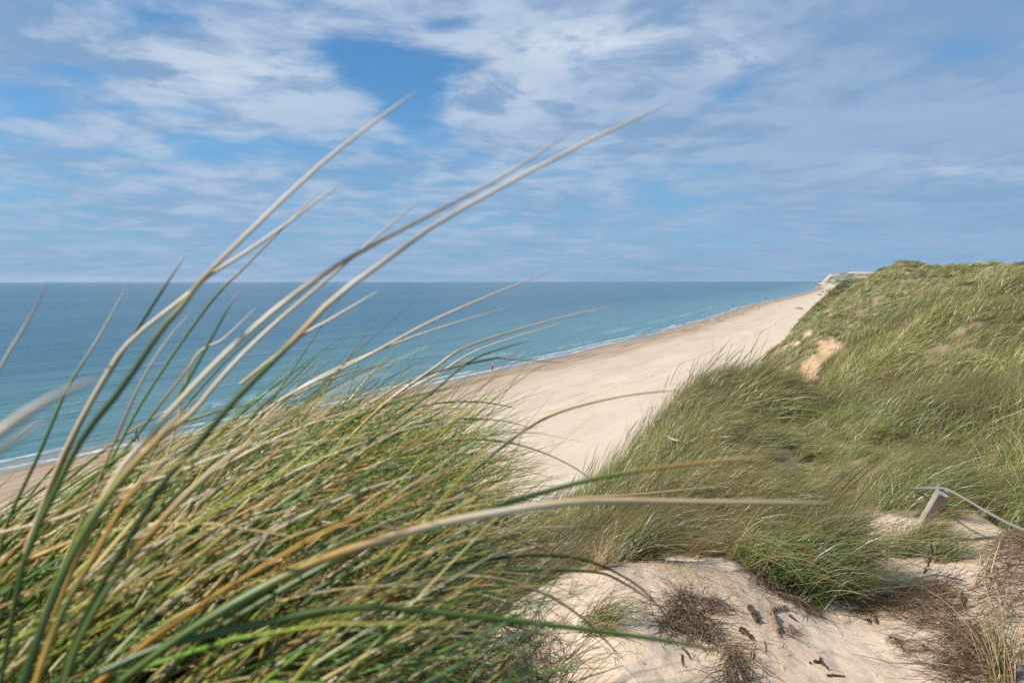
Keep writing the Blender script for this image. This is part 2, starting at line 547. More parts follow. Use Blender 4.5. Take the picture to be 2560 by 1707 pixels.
# ------------------------------------------------------------------ ground materials
def beach_material():
    m, N = mat('beach_sand')
    pos = N.n('ShaderNodeNewGeometry').outputs['Position']
    st = N.attr('st').outputs['Vector']
    s, t, _ = N.sep(st)
    al = N.v('MULTIPLY', st, (0.18, 1.0, 0))
    wob = N.noise(N.v('MULTIPLY', st, (0.03, 0.10, 0)), 1.0, 5, 0.6)
    wob2 = N.noise(N.v('MULTIPLY', st, (0.05, 0.6, 0)), 1.0, 4, 0.6)
    tw = N.m('ADD', t, N.m('ADD', N.m('MULTIPLY', N.m('SUBTRACT', wob, 0.5), 15.0), N.m('MULTIPLY', N.m('SUBTRACT', wob2, 0.5), 7.0)))
    wet = N.m('ADD', N.mapr(tw, 4.0, 18.0, 0.74, 0.0), N.mapr(tw, 10.0, 36.0, 0.34, 0.0))
    film = N.mapr(tw, 0.2, 3.2, 1.0, 0.0)
    blot = N.noise(N.v('MULTIPLY', st, (0.05, 0.22, 0)), 1.0, 6, 0.6)
    fine = N.noise(pos, 3.0, 8, 0.7)
    grain = N.noise(pos, 90.0, 2, 0.7)
    dry = N.mix(N.mapr(blot, 0.35, 0.66), (0.54, 0.435, 0.315), (0.62, 0.515, 0.385))
    dry = N.mix(N.mapr(fine, 0.35, 0.7, 0, 0.45), dry, (0.55, 0.45, 0.335))
    dry = N.mix(N.mapr(grain, 0.3, 0.7, 0, 0.14), dry, (0.38, 0.31, 0.24))
    damp = N.mix(N.mapr(wob2, 0.4, 0.62), (0.265, 0.19, 0.125), (0.37, 0.275, 0.185))
    c = N.mix(wet, dry, damp)
    c = N.mix(N.m('MULTIPLY', film, 0.75), c, (0.23, 0.17, 0.12))
    # wheel tracks left along the beach, and footprint dimples, sunk and darker in colour
    h = N.m('MULTIPLY', fine, 0.06)
    for t0, w, amp in ((33.5, 0.22, 0.8), (35.3, 0.22, 0.8), (27.6, 0.22, 0.4), (25.9, 0.22, 0.4), (22.4, 0.25, 0.22), (17.0, 0.3, 0.18), (13.2, 0.3, 0.22)):
        wv = N.m('MULTIPLY', N.m('SUBTRACT', N.noise(N.comb(N.m('MULTIPLY', s, 0.02), t0, 0), 1.0, 3, 0.5), 0.5), 6.5)
        dd = N.m('ABSOLUTE', N.m('SUBTRACT', N.m('ADD', t, wv), t0))
        ln = N.mapr(dd, w * 0.45, w * 1.1, 1.0, 0.0)
        ln = N.m('MULTIPLY', ln, N.mapr(N.noise(N.comb(N.m('MULTIPLY', s, 0.16), t0 * 3, 0), 1.0, 4, 0.65), 0.38, 0.6))
        ln = N.m('MULTIPLY', ln, amp)
        c = N.mix(ln, c, (0.33, 0.26, 0.19))
        h = N.m('SUBTRACT', h, N.m('MULTIPLY', ln, 0.05))
    vf = N.n('ShaderNodeTexVoronoi', feature='F1')
    N.set(vf, 'Vector', N.v('ADD', pos, N.v('SCALE', N.noise(pos, 0.8, 3, 0.6, out='Color'), scale=0.9)))
    N.set(vf, 'Scale', 0.8)
    dim = N.m('MULTIPLY', N.mapr(vf.outputs['Distance'], 0.10, 0.30, 1, 0), N.m('MULTIPLY', N.mapr(N.noise(N.v('MULTIPLY', st, (0.05, 0.16, 0)), 1.0, 4, 0.6), 0.46, 0.60), N.mapr(t, 10, 24)))
    c = N.mix(N.m('MULTIPLY', dim, 0.35), c, (0.36, 0.285, 0.21))
    h = N.m('SUBTRACT', h, N.m('MULTIPLY', dim, 0.05))
    nor = bump(N, h, 0.7, 1.0)
    rough = N.mapr(film, 0.0, 1.0, 0.95, 0.32)
    finish(N, principled(N, c, rough, 0.3, nor))
    return m


def dune_material():
    m, N = mat('dune_sand')
    pos = N.n('ShaderNodeNewGeometry').outputs['Position']
    gr = N.attr('grass').outputs['Fac']
    cl = N.attr('clay').outputs['Fac']
    far = N.attr('far').outputs['Fac']
    n1 = N.noise(pos, 1.6, 6, 0.6)
    n2 = N.noise(pos, 14.0, 6, 0.68)
    n3 = N.noise(pos, 160.0, 2, 0.7)
    n4 = N.noise(pos, 520.0, 2, 0.7)
    c = N.mix(N.mapr(n1, 0.38, 0.66), (0.53, 0.395, 0.275), (0.60, 0.475, 0.35))
    c = N.mix(N.mapr(n2, 0.5, 0.72, 0, 0.35), c, (0.43, 0.335, 0.245))
    c = N.mix(N.mapr(n3, 0.56, 0.72, 0, 0.42), c, (0.33, 0.25, 0.175))
    c = N.mix(N.mapr(n4, 0.4, 0.75, 0, 0.25), c, (0.66, 0.54, 0.41))
    # organic specks in the sand
    vo = N.n('ShaderNodeTexVoronoi', feature='F1')
    N.set(vo, 'Vector', N.v('ADD', pos, N.v('SCALE', N.noise(pos, 40, 2, 0.5, out='Color'), scale=0.03)))
    N.set(vo, 'Scale', 34.0)
    sp = N.m('MULTIPLY', N.mapr(vo.outputs['Distance'], 0.08, 0.16, 1, 0), N.mapr(N.noise(pos, 2.6, 4, 0.6), 0.5, 0.62))
    c = N.mix(N.m('MULTIPLY', sp, 0.6), c, (0.12, 0.085, 0.06))
    lay = N.noise(N.v('MULTIPLY', pos, (0.6, 0.6, 4.0)), 1.0, 6, 0.65)
    orange = N.mix(N.mapr(lay, 0.35, 0.66), (0.29, 0.17, 0.08), (0.46, 0.31, 0.175))
    c = N.mix(N.m('MULTIPLY', cl, 0.75), c, orange)
    thatch = N.mix(n2, (0.13, 0.10, 0.06), (0.24, 0.19, 0.12))
    c = N.mix(N.m('MULTIPLY', gr, 0.9), c, thatch)
    green = N.mix(N.mapr(N.noise(pos, 0.22, 6, 0.68), 0.38, 0.62), (0.045, 0.06, 0.028), (0.115, 0.125, 0.062))
    c = N.mix(N.m('MULTIPLY', gr, far), c, green)
    h = N.m('ADD', N.m('MULTIPLY', n2, 0.045), N.m('ADD', N.m('MULTIPLY', n3, 0.004), N.m('MULTIPLY', n1, 0.05)))
    rip = N.n('ShaderNodeTexWave', wave_type='BANDS', bands_direction='X')
    N.set(rip, 'Vector', N.v('ADD', pos, N.v('SCALE', N.noise(pos, 1.2, 3, 0.5, out='Color'), scale=0.7)))
    N.set(rip, 'Scale', 2.6)
    N.set(rip, 'Distortion', 3.0)
    h = N.m('ADD', h, N.m('MULTIPLY', rip.outputs['Fac'], 0.006))
    finish(N, principled(N, c, 0.95, 0.15, bump(N, h, 0.42, 1.0)))
    return m


M_BEACH = beach_material()
M_DUNE = dune_material()


def build_land():
    a_in = np.linspace(-0.70, 0.72, 430)
    a_lo = -0.70 - np.cumsum(np.linspace(0.006, 0.06, 32))[::-1]
    a_hi = 0.72 + np.cumsum(np.linspace(0.006, 0.06, 32))
    ang = np.concatenate([a_lo, a_in, a_hi])
    r = np.concatenate([np.exp(np.linspace(math.log(0.25), math.log(240), 600)), np.exp(np.linspace(math.log(245), math.log(7500), 110))])
    A, R = np.meshgrid(ang, r)
    X, Y = R * np.sin(A), R * np.cos(A)
    Z = ground(X, Y)
    far_drop = sstep(Y, 1700, 2300)          # the headland has its own mesh
    Z = Z - far_drop * 30
    nr, na = X.shape
    idx = np.arange(nr * na).reshape(nr, na)
    quads = np.stack([idx[:-1, :-1], idx[:-1, 1:], idx[1:, 1:], idx[1:, :-1]], -1).reshape(-1, 4)[:, ::-1]
    xf, yf, zf = X.ravel(), Y.ravel(), Z.ravel()
    tt = foot_t(xf, yf)
    gm, clay, near = grass_mask(xf, yf, zf)
    t = shore_t(xf, yf)
    s = xf * 0.47 + yf * 0.88
    is_dune = (tt[quads].max(1) > -1.0)
    sea_side = t[quads].max(1) < -30
    pts = np.stack([xf, yf, zf], -1)
    for name, sel, m in (('beach', ~is_dune & ~sea_side, M_BEACH), ('dune', is_dune, M_DUNE)):
        q = quads[sel]
        used, inv = np.unique(q, return_inverse=True)
        me = new_mesh(name, pts[used], inv.reshape(q.shape), [m])
        add_attr(me, 'st', 'FLOAT_VECTOR', np.stack([s[used], t[used], 0 * t[used]], -1).astype(np.float32))
        add_attr(me, 'grass', 'FLOAT', gm[used].astype(np.float32))
        add_attr(me, 'clay', 'FLOAT', clay[used].astype(np.float32))
        add_attr(me, 'far', 'FLOAT', sstep(np.hypot(xf, yf)[used], 90, 260).astype(np.float32))
        link(name, me, kind='structure')


build_land()


# ------------------------------------------------------------------ sea
def sea_material():
    m, N = mat('sea_water')
    st = N.attr('st').outputs['Vector']
    s, t, _ = N.sep(st)
    off = N.m('MULTIPLY', t, -1.0)                    # metres off the beach
    pos = N.n('ShaderNodeNewGeometry').outputs['Position']
    big = N.noise(N.v('MULTIPLY', st, (0.0012, 0.006, 0)), 1.0, 5, 0.6)
    mid = N.noise(N.v('MULTIPLY', st, (0.012, 0.05, 0)), 1.0, 5, 0.6)
    shallow = N.mapr(N.m('ADD', off, N.m('MULTIPLY', N.m('SUBTRACT', mid, 0.5), 60.0)), 5, 130, 1, 0)
    deep = N.mix(N.mapr(big, 0.35, 0.65), (0.018, 0.082, 0.125), (0.028, 0.108, 0.150))
    c = N.mix(shallow, deep, (0.078, 0.185, 0.195))
    edge = N.mapr(N.m('ADD', off, N.m('MULTIPLY', N.m('SUBTRACT', mid, 0.5), 8.0)), 0.5, 7.0, 1, 0)
    c = N.mix(edge, c, (0.25, 0.235, 0.20))
    # foam: thin lines where swash and small breakers run along the shore
    brk = N.noise(N.v('MULTIPLY', st, (0.6, 1.6, 0)), 1.0, 6, 0.7)
    lace = N.noise(N.v('MULTIPLY', st, (1.6, 3.2, 0)), 1.0, 5, 0.75)
    foam = None
    for t0, w, amp, seed in ((1.6, 0.7, 0.7, 0.0), (4.6, 0.7, 0.65, 7.3), (9.5, 1.0, 0.45, 3.1), (17.0, 2.6, 0.42, 5.2), (31.0, 1.5, 0.2, 8.8)):
        wv = N.m('MULTIPLY', N.m('SUBTRACT', N.noise(N.comb(N.m('MULTIPLY', s, 0.035), seed, 0), 1.0, 4, 0.55), 0.5), 7.0 if t0 < 12 else 12.0)
        dd = N.m('ABSOLUTE', N.m('SUBTRACT', N.m('ADD', off, wv), t0))
        ln = N.mapr(dd, w * 0.2, w * 1.5, 1, 0)
        gate = N.mapr(N.noise(N.comb(N.m('MULTIPLY', s, 0.03), seed + 11, 0), 1.0, 3, 0.6), 0.41, 0.56)
        f = N.m('MULTIPLY', N.m('MULTIPLY', ln, gate), N.mapr(N.m('ADD', N.m('MULTIPLY', brk, 0.5), N.m('MULTIPLY', lace, 0.5)), 0.40 if t0 < 5 else 0.50, 0.56, 0, 1))
        f = N.m('MULTIPLY', f, amp)
        foam = f if foam is None else N.m('MAXIMUM', foam, f)
    c = N.mix(foam, c, (0.82, 0.84, 0.84))
    w1 = N.noise(N.v('MULTIPLY', st, (0.10, 0.42, 0)), 1.0, 4, 0.6)
    w2 = N.noise(N.v('MULTIPLY', st, (0.55, 1.6, 0)), 1.0, 5, 0.62)
    w3 = N.noise(N.v('MULTIPLY', st, (0.02, 0.11, 0)), 1.0, 3, 0.55)
    h = N.m('ADD', N.m('ADD', N.m('MULTIPLY', w1, 0.9), N.m('MULTIPLY', w2, 0.26)), N.m('MULTIPLY', w3, 1.8))
    nor = bump(N, h, 1.0, 1.0)
    b = principled(N, c, N.mapr(foam, 0, 1, 0.22, 0.8), 0.5, nor, IOR=1.333)
    finish(N, b)
    return m


def build_sea():
    ang = np.linspace(-1.9, 1.25, 200)
    r = np.exp(np.linspace(math.log(20), math.log(22000), 240))
    A, R = np.meshgrid(ang, r)
    X, Y = R * np.sin(A), R * np.cos(A)
    nr, na = X.shape
    idx = np.arange(nr * na).reshape(nr, na)
    q = np.stack([idx[:-1, :-1], idx[:-1, 1:], idx[1:, 1:], idx[1:, :-1]], -1).reshape(-1, 4)[:, ::-1]
    xf, yf = X.ravel(), Y.ravel()
    t = shore_t(xf, yf)
    s = xf * 0.47 + yf * 0.88
    keep = t[q].min(1) < 60
    q = q[keep]
    used, inv = np.unique(q, return_inverse=True)
    z = 0.2 * np.sin((t + 3 * vnoise(s / 30, t / 20, 81)) / 3.1) * sstep(-t, 6, 30) * sstep(220 + t, 0, 120) * (0.6 + 0.5 * vnoise(s / 25, t / 9, 83))
    pts = np.stack([xf, yf, z], -1)
    me = new_mesh('sea', pts[used], inv.reshape(q.shape), [sea_material()])
    add_attr(me, 'st', 'FLOAT_VECTOR', np.stack([s[used], t[used], 0 * t[used]], -1).astype(np.float32))
    link('sea', me, kind='structure')


build_sea()


# ------------------------------------------------------------------ far headland with sand drift on top
def headland_material():
    m, N = mat('headland')
    pos = N.n('ShaderNodeNewGeometry').outputs['Position']
    nz = N.sep(N.n('ShaderNodeNewGeometry').outputs['Normal'])[2]
    sand = N.attr('sand').outputs['Fac']
    n = N.noise(pos, 0.012, 6, 0.65)
    n2 = N.noise(pos, 0.05, 5, 0.65)
    green = N.mix(N.mapr(n, 0.4, 0.62), (0.055, 0.075, 0.035), (0.16, 0.17, 0.08))
    sandc = N.mix(n2, (0.42, 0.33, 0.24), (0.58, 0.48, 0.37))
    pale = N.mix(N.m('MULTIPLY', N.mapr(N.noise(N.v('MULTIPLY', pos, (0.5, 0.5, 2.0)), 0.03, 5, 0.65), 0.46, 0.60), 0.8), green, sandc)
    c = N.mix(sand, pale, sandc)
    finish(N, principled(N, c, 0.95, 0.1))
    return m


def build_headland():
    Dv = np.concatenate([np.linspace(1500, 4200, 120), np.linspace(4230, 7600, 160)])
    tv = np.concatenate([np.linspace(-12, 140, 70), np.linspace(150, 2600, 90)])
    T, D = np.meshgrid(tv, Dv)
    X = np.interp(D, FOOT_D, FOOT_X) + T / 0.9
    Y = D
    grow = sstep(D, 2600, 5600)
    top = 13 + 48 * grow - 26 * sstep(D, 6300, 7600)
    top = top + (5 + 12 * grow) * fbm(X / 240, Y / 240, 4, 91) + 3 * fbm(X / 50, Y / 50, 3, 93)
    drift = np.exp(-((D - 6050) / 330) ** 2) * np.exp(-((T - 330) / 230) ** 2)
    drift2 = np.exp(-((D - 6000) / 260) ** 2) * np.exp(-((T - 760) / 260) ** 2)
    top = top + 34 * drift + 3 * drift2 - 10 * sstep(T, 500, 1600)
    face = 2.0 + np.clip(T, 0, None) * (0.95 + 0.5 * fbm(X / 90, Y / 90, 3, 95))
    Z = smin(top, face, 6)
    Z = np.where(T < 0, 2.0 + T * 0.3, Z)
    cliff = sstep(T, -4, 6) * (1 - sstep(T, 75, 100)) * sstep(D, 4300, 5400)
    sand = np.clip(cliff * (0.75 + 0.8 * fbm(X / 120, Y / 120, 3, 97)) + 1.3 * (drift > 0.32) + (T < 2), 0, 1)
    nr, na = X.shape
    idx = np.arange(nr * na).reshape(nr, na)
    q = np.stack([idx[:-1, :-1], idx[:-1, 1:], idx[1:, 1:], idx[1:, :-1]], -1).reshape(-1, 4)
    me = new_mesh('headland', np.stack([X, Y, Z], -1).reshape(-1, 3), q, [headland_material()])
    add_attr(me, 'sand', 'FLOAT', sand.ravel().astype(np.float32))
    link('headland', me, kind='structure')
    # flat shore below the cliffs
    tv = np.linspace(-150, 10, 20)
    T, D = np.meshgrid(tv, np.linspace(1500, 7000, 120))
    X = np.interp(D, FOOT_D, FOOT_X) + T / 0.9
    t = shore_t(X, D)
    Z = np.clip(0.04 * t, -2, 2.1)
    nr, na = X.shape
    idx = np.arange(nr * na).reshape(nr, na)
    q = np.stack([idx[:-1, :-1], idx[:-1, 1:], idx[1:, 1:], idx[1:, :-1]], -1).reshape(-1, 4)
    me = new_mesh('far_beach', np.stack([X, D, Z], -1).reshape(-1, 3), q, [M_BEACH])
    s = X * 0.47 + D * 0.88
    add_attr(me, 'st', 'FLOAT_VECTOR', np.stack([s, t, 0 * t], -1).reshape(-1, 3).astype(np.float32))
    link('far_beach', me, kind='structure')


build_headland()
# ------------------------------------------------------------------ grass
def grass_material(name, instanced):
    m, N = mat(name)
    c = N.attr('Col').outputs['Color']
    if instanced:
        tint = N.attr('tint', 'INSTANCER').outputs['Fac']
        dry = N.attr('dry', 'INSTANCER').outputs['Fac']
        hsv = N.n('ShaderNodeHueSaturation')
        N.set(hsv, 'Color', c)
        N.set(hsv, 'Value', N.m('ADD', 0.45, N.m('MULTIPLY', tint, 1.0)))  # tussock tone varies; the wide range also paints clump shading into the colour
        c = N.mix(N.m('MULTIPLY', dry, 0.7), hsv.outputs[0], (0.25, 0.175, 0.09))
    else:
        pos = N.n('ShaderNodeNewGeometry').outputs['Position']
        n = N.noise(N.v('MULTIPLY', pos, (1, 1, 1)), 60.0, 3, 0.6)
        c = N.mix(N.mapr(n, 0.45, 0.75, 0, 0.16), c, (0.20, 0.15, 0.07))
        across = N.m('MULTIPLY', N.attr('Col').outputs['Alpha'], 9.0)
        px_, py_, pz_ = N.sep(pos)
        rib = N.noise(N.comb(across, N.m('MULTIPLY', N.m('ADD', px_, py_), 5.0), N.m('MULTIPLY', pz_, 5.0)), 1.0, 3, 0.6)
        c = N.mix(N.mapr(rib, 0.32, 0.68, 0.0, 0.34), c, N.mix(1.0, c, (0.5, 0.48, 0.40), 'MULTIPLY'))
        c = N.mix(N.mapr(rib, 0.55, 0.75, 0.0, 0.25), c, (0.62, 0.56, 0.40))
    d = N.n('ShaderNodeBsdfDiffuse')
    N.set(d, 'Color', c)
    tr = N.n('ShaderNodeBsdfTranslucent')
    N.set(tr, 'Color', N.mix(0.15, c, (0.30, 0.34, 0.06), 'MIX'))
    mx = N.n('ShaderNodeMixShader')
    N.set(mx, 0, 0.30)
    N.t.links.new(d.outputs[0], mx.inputs[1])
    N.t.links.new(tr.outputs[0], mx.inputs[2])
    gl = N.n('ShaderNodeBsdfGlossy')
    N.set(gl, 'Roughness', 0.34)
    N.set(gl, 'Color', (1, 1, 1, 1))
    mx2 = N.n('ShaderNodeMixShader')
    N.set(mx2, 0, 0.035)
    N.t.links.new(mx.outputs[0], mx2.inputs[1])
    N.t.links.new(gl.outputs[0], mx2.inputs[2])
    finish(N, mx2.outputs[0])
    return m


M_TUFT = grass_material('marram_leaf_far', True)
M_BLADE = grass_material('marram_leaf', False)

GREENS = np.array([(0.06, 0.135, 0.022), (0.095, 0.18, 0.03), (0.14, 0.215, 0.045), (0.06, 0.135, 0.045), (0.19, 0.23, 0.04)])
STRAWS = np.array([(0.50, 0.37, 0.185), (0.40, 0.285, 0.135), (0.58, 0.46, 0.27), (0.33, 0.225, 0.105), (0.46, 0.38, 0.22)])
AMBERS = np.array([(0.45, 0.27, 0.075), (0.40, 0.22, 0.06), (0.48, 0.34, 0.09)])


def frames(pts):
    """tangent plus two normals for polylines (N,S,3)"""
    t = np.gradient(pts, axis=1)
    t /= np.linalg.norm(t, axis=2, keepdims=True) + 1e-12
    ref = np.array([0.13, 0.97, 0.2]) / np.linalg.norm([0.13, 0.97, 0.2])
    a = np.cross(t, ref)
    a /= np.linalg.norm(a, axis=2, keepdims=True) + 1e-9
    b = np.cross(t, a)
    return t, a, b


def strands(pts, w, cols, sides=2, roll=None, flat=0.35, twist=0.0):
    """pts (N,S,3), w (N,S) half-widths, cols (N,S,3) -> verts, quads, colours"""
    n, s, _ = pts.shape
    _, a, b = frames(pts)
    if roll is None:
        roll = rng.uniform(0, math.pi, n)
    rl = roll[:, None] + twist * np.linspace(0, 1, s)[None, :]
    cr, sr = np.cos(rl)[..., None], np.sin(rl)[..., None]
    u, v = a * cr + b * sr, b * cr - a * sr
    if sides == 2:
        ring = [(1, 0), (-1, 0)]
    elif sides == 3:
        ring = [(1, 0), (-0.55, 0.8), (-0.55, -0.8)]
    else:
        ring = [(1, 0), (0, flat), (-1, 0), (0, -flat * 0.5)]
    k = len(ring)
    V = np.stack([pts + (u * cx + v * cy) * w[..., None] for cx, cy in ring], 2)      # n,s,k,3
    C = np.concatenate([np.repeat(cols[:, :, None, :], k, 2), np.broadcast_to((np.arange(k) / k)[None, None, :, None], (n, s, k, 1))], 3)
    idx = np.arange(n * s * k).reshape(n, s, k)
    fs = []
    for j in range(k if k > 2 else 1):
        j2 = (j + 1) % k
        fs.append(np.stack([idx[:, :-1, j], idx[:, :-1, j2], idx[:, 1:, j2], idx[:, 1:, j]], -1).reshape(-1, 4))
    return V.reshape(-1, 3), np.concatenate(fs), C.reshape(-1, 4)


def blade_mesh(name, V, F, C, m):
    me = new_mesh(name, V, F, [m])
    add_attr(me, 'Col', 'FLOAT_COLOR', C.astype(np.float32))
    return me


def grow(root, L, az, th0, th1, seg, power=1.0, daz=0.0):
    """blades that start at tilt th0 from upright and are blown over to th1"""
    n = len(L)
    s = np.linspace(0, 1, seg + 1)
    sm = (s[:-1] + s[1:]) / 2
    th = th0[:, None] + (th1 - th0)[:, None] * sm[None, :] ** power
    a = az[:, None] + (daz if np.ndim(daz) == 0 else daz[:, None]) * sm[None, :]
    step = L[:, None] / seg
    d = np.stack([np.sin(th) * np.sin(a), np.sin(th) * np.cos(a), np.cos(th)], -1) * step[..., None]
    p = np.concatenate([np.zeros((n, 1, 3)), np.cumsum(d, 1)], 1)
    return p + root[:, None, :]


def blade_colors(n, seg, green=0.6, amber=0.04, val=1.0):
    s = np.linspace(0, 1, seg + 1)[None, :, None]
    kind = rng.random(n)
    G0 = GREENS[rng.integers(0, len(GREENS), n)] * rng.uniform(0.55, 1.4, (n, 1))
    S0 = STRAWS[rng.integers(0, len(STRAWS), n)] * rng.uniform(0.6, 1.25, (n, 1))
    A0 = AMBERS[rng.integers(0, len(AMBERS), n)]
    isg = (kind < green)[:, None]
    isa = ((kind >= green) & (kind < green + amber))[:, None]
    base = np.where(isg, G0, np.where(isa, A0, S0))
    tipc = np.where(isg & (rng.random((n, 1)) < 0.38), S0, base)
    f0 = rng.uniform(0.5, 0.95, (n, 1, 1))
    k = np.clip((s - f0) / 0.25, 0, 1)
    c = base[:, None, :] * (1 - k) + tipc[:, None, :] * k
    # amber collar where a leaf is dying back
    ring = np.exp(-((s - f0 - 0.08) / 0.09) ** 2) * (isg & (tipc.sum(1, keepdims=True) > base.sum(1, keepdims=True) + 0.05))[:, :, None] * 0.6
    c = c * (1 - ring) + A0[:, None, :] * ring
    # straw sheath at the very foot
    k0 = np.clip(1 - s / 0.12, 0, 1) * 0.7
    c = c * (1 - k0) + (S0 * 0.75)[:, None, :] * k0
    return c * val


def make_tuft(name, n, seg, width, radius, Lr, green, stalks=0, upright=False):
    a = rng.uniform(0, 2 * math.pi, n)
    rad = radius * np.sqrt(rng.random(n))
    root = np.stack([np.cos(a) * rad, np.sin(a) * rad, np.full(n, -0.04)], -1)
    L = rng.uniform(*Lr, n)
    # wind blows towards +X; outer leaves fan out a little
    az = math.pi / 2 + rng.normal(0, 0.34, n)
    th0 = np.abs(rng.normal(0.6, 0.28, n))
    th1 = rng.normal(1.62 if not upright else 0.9, 0.33, n)
    pts = grow(root, L, az, th0, th1, seg, 1.15, rng.normal(0, 0.35, n))
    s = np.linspace(0, 1, seg + 1)
    w = width * 0.5 * (1 - 0.92 * s ** 1.8)[None, :] * rng.uniform(0.7, 1.3, (n, 1))
    V, F, C = strands(pts, w, blade_colors(n, seg, green), 2, rng.uniform(0, math.pi, n), twist=0.9)
    if stalks:
        n2 = stalks
        a = rng.uniform(0, 2 * math.pi, n2)
        root = np.stack([np.cos(a) * radius * .6, np.sin(a) * radius * .6, np.zeros(n2)], -1)
        pts = grow(root, rng.uniform(Lr[1] * 1.0, Lr[1] * 1.25, n2), math.pi / 2 + rng.normal(0, .3, n2), rng.uniform(.1, .3, n2), rng.uniform(.7, 1.0, n2), 8)
        prof = np.array([.5, .5, .45, .45, .4, 1.2, 1.6, 1.2, .25])
        w2 = (min(width * 0.8, 0.0035) * prof)[None, :] * np.ones((n2, 1))
        c2 = np.broadcast_to(np.array([0.30, 0.22, 0.12]), (n2, 9, 3)).copy()
        V2, F2, C2 = strands(pts, w2, c2, 2)
        F = np.concatenate([F, F2 + len(V)]); V = np.concatenate([V, V2]); C = np.concatenate([C, C2])
    return blade_mesh(name, V, F, C, M_TUFT)


def tuft_collection(name, count, stalk_every=5, **kw):
    c = bpy.data.collections.new(name)
    for k in range(count):
        me = make_tuft(name, stalks=(1 if stalk_every and k % stalk_every == 0 else 0), **kw)
        o = bpy.data.objects.new('tuft_source', me)
        c.objects.link(o)
    return c


def scatter_tree(coll):
    t = bpy.data.node_groups.new('scatter_' + coll.name, 'GeometryNodeTree')
    t.interface.new_socket('Geometry', in_out='INPUT', socket_type='NodeSocketGeometry')
    t.interface.new_socket('Geometry', in_out='OUTPUT', socket_type='NodeSocketGeometry')
    nd, lk = t.nodes, t.links
    gi, go = nd.new('NodeGroupInput'), nd.new('NodeGroupOutput')
    inst = nd.new('GeometryNodeInstanceOnPoints')
    ci = nd.new('GeometryNodeCollectionInfo')
    ci.inputs['Collection'].default_value = coll
    ci.inputs['Separate Children'].default_value = True
    ci.inputs['Reset Children'].default_value = True

    def na(name, ty):
        x = nd.new('GeometryNodeInputNamedAttribute')
        x.data_type = ty
        x.inputs[0].default_value = name
        return [o for o in x.outputs if o.enabled and o.name == 'Attribute'][0]
    e2r = nd.new('FunctionNodeEulerToRotation')
    lk.new(na('rot', 'FLOAT_VECTOR'), e2r.inputs[0])
    lk.new(gi.outputs[0], inst.inputs['Points'])
    lk.new(ci.outputs[0], inst.inputs['Instance'])
    inst.inputs['Pick Instance'].default_value = True
    lk.new(na('idx', 'INT'), inst.inputs['Instance Index'])
    lk.new(e2r.outputs[0], inst.inputs['Rotation'])
    lk.new(na('scl', 'FLOAT_VECTOR'), inst.inputs['Scale'])
    lk.new(inst.outputs[0], go.inputs[0])
    return t


def scatter(name, coll, pts, rot, scl, tint, dry, label=None, cat='grass'):
    me = new_mesh(name, pts, np.zeros((0, 3), np.int32), smooth=False) if False else bpy.data.meshes.new(name)
    me.vertices.add(len(pts))
    me.vertices.foreach_set('co', pts.astype(np.float32).ravel())
    add_attr(me, 'rot', 'FLOAT_VECTOR', rot.astype(np.float32))
    add_attr(me, 'scl', 'FLOAT_VECTOR', scl.astype(np.float32))
    add_attr(me, 'idx', 'INT', rng.integers(0, len(coll.objects), len(pts)).astype(np.int32))
    add_attr(me, 'tint', 'FLOAT', tint.astype(np.float32))
    add_attr(me, 'dry', 'FLOAT', dry.astype(np.float32))
    me.materials.append(M_TUFT)
    o = link(name, me, kind='stuff', label=label, cat=cat)
    md = o.modifiers.new('scatter', 'NODES')
    md.node_group = scatter_tree(coll)
    return o


C_NEAR = tuft_collection('tuft_near', 6, n=54, seg=8, width=0.0058, radius=0.10, Lr=(0.5, 1.05), green=0.66)
C_MID = tuft_collection('tuft_mid', 5, n=64, seg=6, width=0.0095, radius=0.21, Lr=(0.5, 1.1), green=0.68)
C_FAR = tuft_collection('tuft_far', 5, n=54, seg=4, width=0.021, radius=0.42, Lr=(0.45, 0.95), green=0.60, stalk_every=0)


